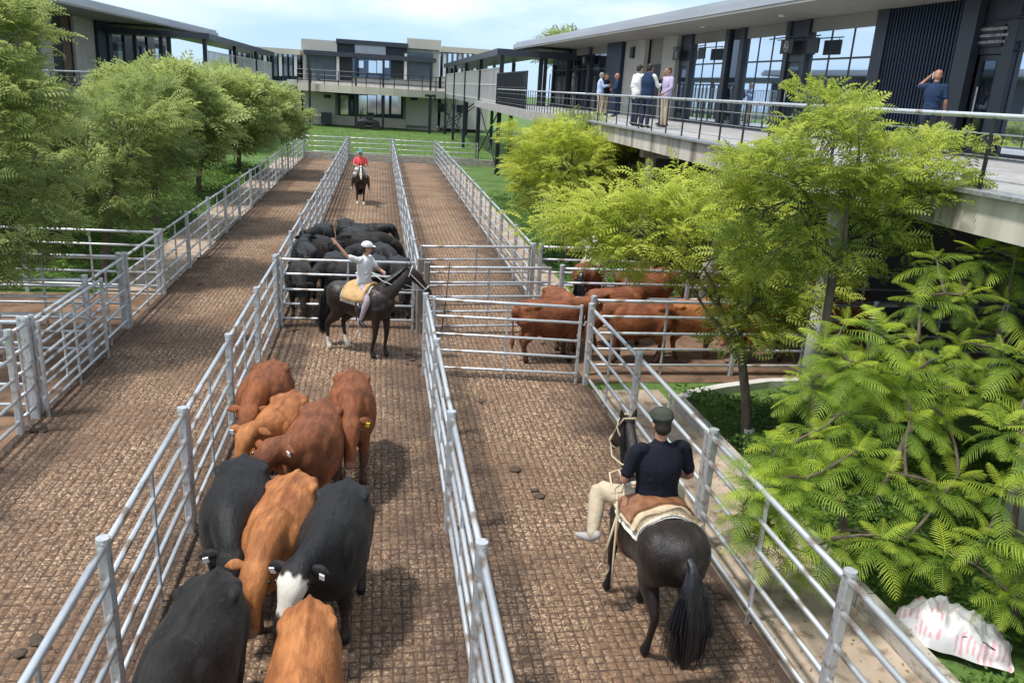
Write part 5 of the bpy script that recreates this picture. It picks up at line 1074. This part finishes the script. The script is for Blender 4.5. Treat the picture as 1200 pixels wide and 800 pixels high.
# fern-leaved young jacarandas in front: every frond its own object
def frond_mesh(L_, pairs, droop, seed, lp=.36):
    r_ = random.Random(seed); V = []; Fc = []; T = []; m = 12; P_ = []
    for i in range(m+1):
        t = i/m; P_.append(Vector((L_*t*(1-.10*droop*t), 0, L_*(.22*t-droop*.55*t*t))))
    def pa(t): k = min(int(t*m), m-1); return P_[k].lerp(P_[k+1], t*m-k)
    for i in range(m):     # rachis as a thin folded strip
        o = len(V); w = .006*(1-.7*i/m); V += [P_[i]+Vector((0, -w, 0)), P_[i]+Vector((0, w, 0)), P_[i+1]+Vector((0, w, 0)), P_[i+1]+Vector((0, -w, 0))]; Fc.append((o, o+1, o+2, o+3)); T += [.3]*4
    for k in range(pairs):
        t = .10+.88*k/(pairs-1); b = pa(t); tl = L_*lp*(math.sin(math.pi*(.16+.80*t))**.8)*r_.uniform(.9, 1.08); tang = (pa(min(1, t+.04))-pa(max(0, t-.04))).normalized()
        for s in (-1, 1):
            ang = R(70-22*t)+r_.uniform(-.06, .06); dv = tang*math.cos(ang)+Vector((0, s, 0))*math.sin(ang); nz_ = 4; w0 = .0072*L_/.5
            for q in range(nz_):
                a_, c_ = q/nz_, (q+1)/nz_; z1 = .10*math.sin(a_*2.4)-.34*a_*a_; z2 = .10*math.sin(c_*2.4)-.34*c_*c_
                p1 = b+dv*tl*a_+Vector((0, 0, tl*z1)); p2 = b+dv*tl*c_+Vector((0, 0, tl*z2)); wa = w0*(1.1-abs(a_-.35)*1.2); wb = w0*(1.1-abs(c_-.35)*1.2)*(.35 if q == nz_-1 else 1)
                o = len(V); j_ = .0016*(-1)**q; V += [p1-tang*(wa+j_), p1+tang*(wa-j_), p2+tang*wb, p2-tang*wb]; Fc.append((o, o+1, o+2, o+3)); T += [.18+.30*t+.14*a_]*2+[.18+.30*t+.14*c_]*2
    me = npmesh('frond', np.array([tuple(v) for v in V]), np.array(Fc), LEAF_J, np.array(T)); return me
FR = [frond_mesh(.44, 14, .55, 1), frond_mesh(.50, 16, .8, 2), frond_mesh(.38, 13, .35, 3), frond_mesh(.44, 15, .95, 4, .30), frond_mesh(.24, 11, .15, 5), frond_mesh(.34, 12, 1.1, 6), frond_mesh(.48, 15, .5, 7, .30)]
FRY = []
for me in FR:        # same fronds, younger growth
    m2 = me.copy(); a_ = m2.attributes['tone']; v = np.zeros(len(m2.vertices), np.float32); a_.data.foreach_get('value', v); a_.data.foreach_set('value', v*1.1+.36); FRY.append(m2)
def tips_px(lst): return [(lambda xz: (xz[0], Y, xz[1]))(at(px, py, Y)) for px, py, Y in lst]
def jacaranda(label, base, tips, stem_r=.035, fork=.5, group='young jacarandas with fern-like fronds at the right', scale=1.0, per=14):
    root = empty('young_jacaranda', label, 'tree', base, 0, group); b0 = Vector(base); T = MB(); top = sum((Vector(t) for t in tips), Vector())/len(tips)-b0; fk = Vector((top.x*.45, top.y*.45, top.z*fork))
    T.tube([(0, 0, -.1), fk*.5+Vector((.03, 0, 0)), fk], [stem_r*1.2, stem_r, stem_r*.85], 8); mains = [fk]
    for t in sorted(tips, key=lambda t: t[2]):
        q = Vector(t)-b0; s_ = min(mains, key=lambda p: (p-q).length+(5 if p.z > q.z+.1 else 0)); pth = limb_path(s_, q, .10, 4); T.tube(pth, [stem_r*.5, stem_r*.42, stem_r*.34, stem_r*.26, stem_r*.2], 6, False); mains += pth[2:]
    T.obj('trunk', BARK, root, True)
    for t in tips:
        q = Vector(t)-b0; a0 = random.uniform(0, 6.28); n_ = per+random.randint(-2, 2)
        for k in range(n_):
            lev = k/(n_-1); el = R(62-95*lev**.8)+random.uniform(-.12, .12); az = a0+k*2.4+random.uniform(-.2, .2); yng = lev < .34
            i = 4 if lev < .12 else random.choice((0, 1, 2, 3, 5, 6)); me = (FRY if yng and random.random() < .8 else FR)[i]
            p = q+Vector((0, 0, -.20*lev)); sc = scale*random.uniform(.68, 1.15)*(.8 if yng else 1)
            link('frond', me, root, p, Vector((math.cos(az)*math.cos(el), math.sin(az)*math.cos(el), math.sin(el))).to_track_quat('X', 'Z').to_euler(), (sc,)*3)
    return root
jacaranda('young jacaranda with layered ferny fronds leaning over the fence right of the rider', (5.3, 7.35, 0), [(5.04, 7.2, 2.68), (4.7, 7.3, 2.50), (5.62, 7.3, 2.52), (4.5, 7.3, 2.8), (4.75, 7.0, 2.18), (5.35, 6.9, 2.15), (5.95, 7.2, 2.05), (4.45, 7.0, 1.98), (4.45, 6.75, 1.68), (5.0, 6.6, 1.70), (5.55, 6.6, 1.55), (4.05, 6.6, 1.35), (4.35, 6.35, 1.12), (4.85, 6.3, 1.15), (5.3, 6.5, 1.0), (4.5, 7.6, 2.2), (5.4, 7.7, 2.3), (6.05, 6.9, 1.5), (5.0, 7.7, 1.6), (5.1, 7.2, 3.0), (4.7, 7.3, 3.05), (4.1, 7.0, 1.5), (4.05, 6.9, 1.1), (5.8, 7.2, 2.7), (4.6, 6.9, 2.75), (5.3, 7.2, 2.4), (4.7, 6.7, 1.9)]+tips_px([(885, 555, 7.0), (900, 600, 6.9), (872, 590, 7.0), (925, 640, 6.8), (960, 655, 6.7), (905, 520, 7.2), (890, 575, 6.8), (915, 560, 6.9), (905, 620, 6.7), (940, 600, 6.7), (880, 610, 6.9), (930, 520, 7.0), (945, 560, 6.7), (1010, 420, 7.3), (1060, 430, 7.3), (950, 440, 7.4)]), .04)
jacaranda('young jacaranda cut by the right edge above the white sack', (6.6, 6.3, 0), [(5.75, 6.0, 1.85), (6.15, 6.1, 2.15), (5.62, 5.9, 1.40), (6.1, 5.8, 1.35), (5.85, 6.3, 2.35), (6.5, 6.3, 1.9), (5.9, 5.8, .85), (6.3, 6.0, 1.0), (5.5, 6.2, 1.05), (6.6, 5.9, 1.4)], .035)
jacaranda('jacaranda with broad fronds at the right edge in front of the dark undercroft', (6.35, 8.6, 0), tips_px([(1095, 300, 8.2), (1150, 290, 8.2), (1190, 300, 8), (1080, 345, 8.1), (1130, 345, 7.9), (1180, 350, 7.9), (1075, 400, 7.9), (1125, 400, 7.8), (1175, 410, 7.6), (1100, 455, 7.7), (1150, 450, 7.5), (1195, 270, 8.3), (1120, 320, 8.4), (1165, 380, 8.2), (1195, 460, 7.4)]), .045)
jacaranda('jacaranda whose fronds reach in from the right frame edge at mid height', (7.4, 7.4, 0), [(6.75, 7.3, 2.75), (7.0, 7.2, 2.4), (6.7, 7.0, 2.1), (7.0, 7.0, 2.9), (6.9, 6.9, 1.7)], .035, per=10)

# ground cover: weeds of small leaves on low mounds
def quadleaf(): return np.array([(0, 0, 0), (.5, -.3, .08), (1, 0, -.05), (.5, .3, .08)]), np.array([(0, 1, 2, 3)])
QL = quadleaf()
def weeds(name, label, xr, yr, n, hmax, size, m, dens=1.0, keep=None):
    x = rng.uniform(*xr, n); y = rng.uniform(*yr, n); hh = np.array([max(0, mn.noise(Vector((a_*.9, b_*.9, 3.3)))+.45) for a_, b_ in zip(x, y)])*hmax
    if keep is not None: k = keep(x, y); x, y, hh = x[k], y[k], hh[k]
    n = len(x); z = hh*rng.random(n)**.45; d = rng.normal(size=(n, 3)); d[:, 2] = np.abs(d[:, 2])*.5; tone = np.clip(.1+.5*z/(hmax+.01)+rng.normal(0, .14, n), 0, 1)
    o = scatter(name, QL[0], QL[1], np.stack([x, y, z], 1), d, rng.uniform(size[0], size[1], n), m, tone); tag(o, label, 'plants', kind='stuff'); return o
clear = lambda x, y: ~((np.abs(x-5.62) < .62) & (np.abs(y-6.02) < .55)) & ~((y > 12.9) & (x > 5.4))
weeds('ground_cover', 'low green weeds and ivy covering the ground beyond the right kerb', (5.32, 9.5), (4.2, 13.2), 42000, .50, (.035, .085), LEAF_W, keep=clear)
weeds('ground_cover', 'low weeds in the strip beside the far right lane fence', (5.2, 9.5), (19.8, 40), 16000, .5, (.06, .14), LEAF_W)
weeds('ground_cover', 'weeds and tall grass under the left trees', (-12.5, -6.45), (19.9, 50), 26000, .55, (.07, .16), LEAF_W)
LIT = mat('dry_leaf_litter', (.16, .10, .05), .9, 0, (.30, .22, .10), 6, world=True)
nl = 900; x = rng.uniform(3.9, 5.3, nl); y = rng.uniform(3.6, 13, nl); d = rng.normal(size=(nl, 3)); d[:, 2] *= .12
o = scatter('leaf_litter', QL[0], QL[1], np.stack([x, y, np.where(x > 5.09, .17, .022)], 1), d, rng.uniform(.012, .045, nl), LIT, rng.uniform(0, 1, nl)); tag(o, 'dry fallen leaflets scattered on the worn concrete path', 'leaves', kind='stuff')
# lawn tufts near the far fence
nb = 26000; x = rng.uniform(-14, 16, nb); y = 56.9+rng.random(nb)**1.6*40; bl_ = np.array([(0, -.12, 0), (0, .12, 0), (.15, .02, 1), (.15, -.02, 1)]); d = np.tile([1.0, 0, 0], (nb, 1))+rng.normal(0, .5, (nb, 3))*[1, 1, 0]
o = scatter('lawn_grass', bl_, np.array([(0, 1, 2, 3)]), np.stack([x, y, np.full(nb, -.03)], 1), d, rng.uniform(.10, .22, nb), LEAF_W, rng.uniform(.2, .9, nb)); tag(o, 'short lawn between the end fence panels and the far building', 'grass', kind='stuff')
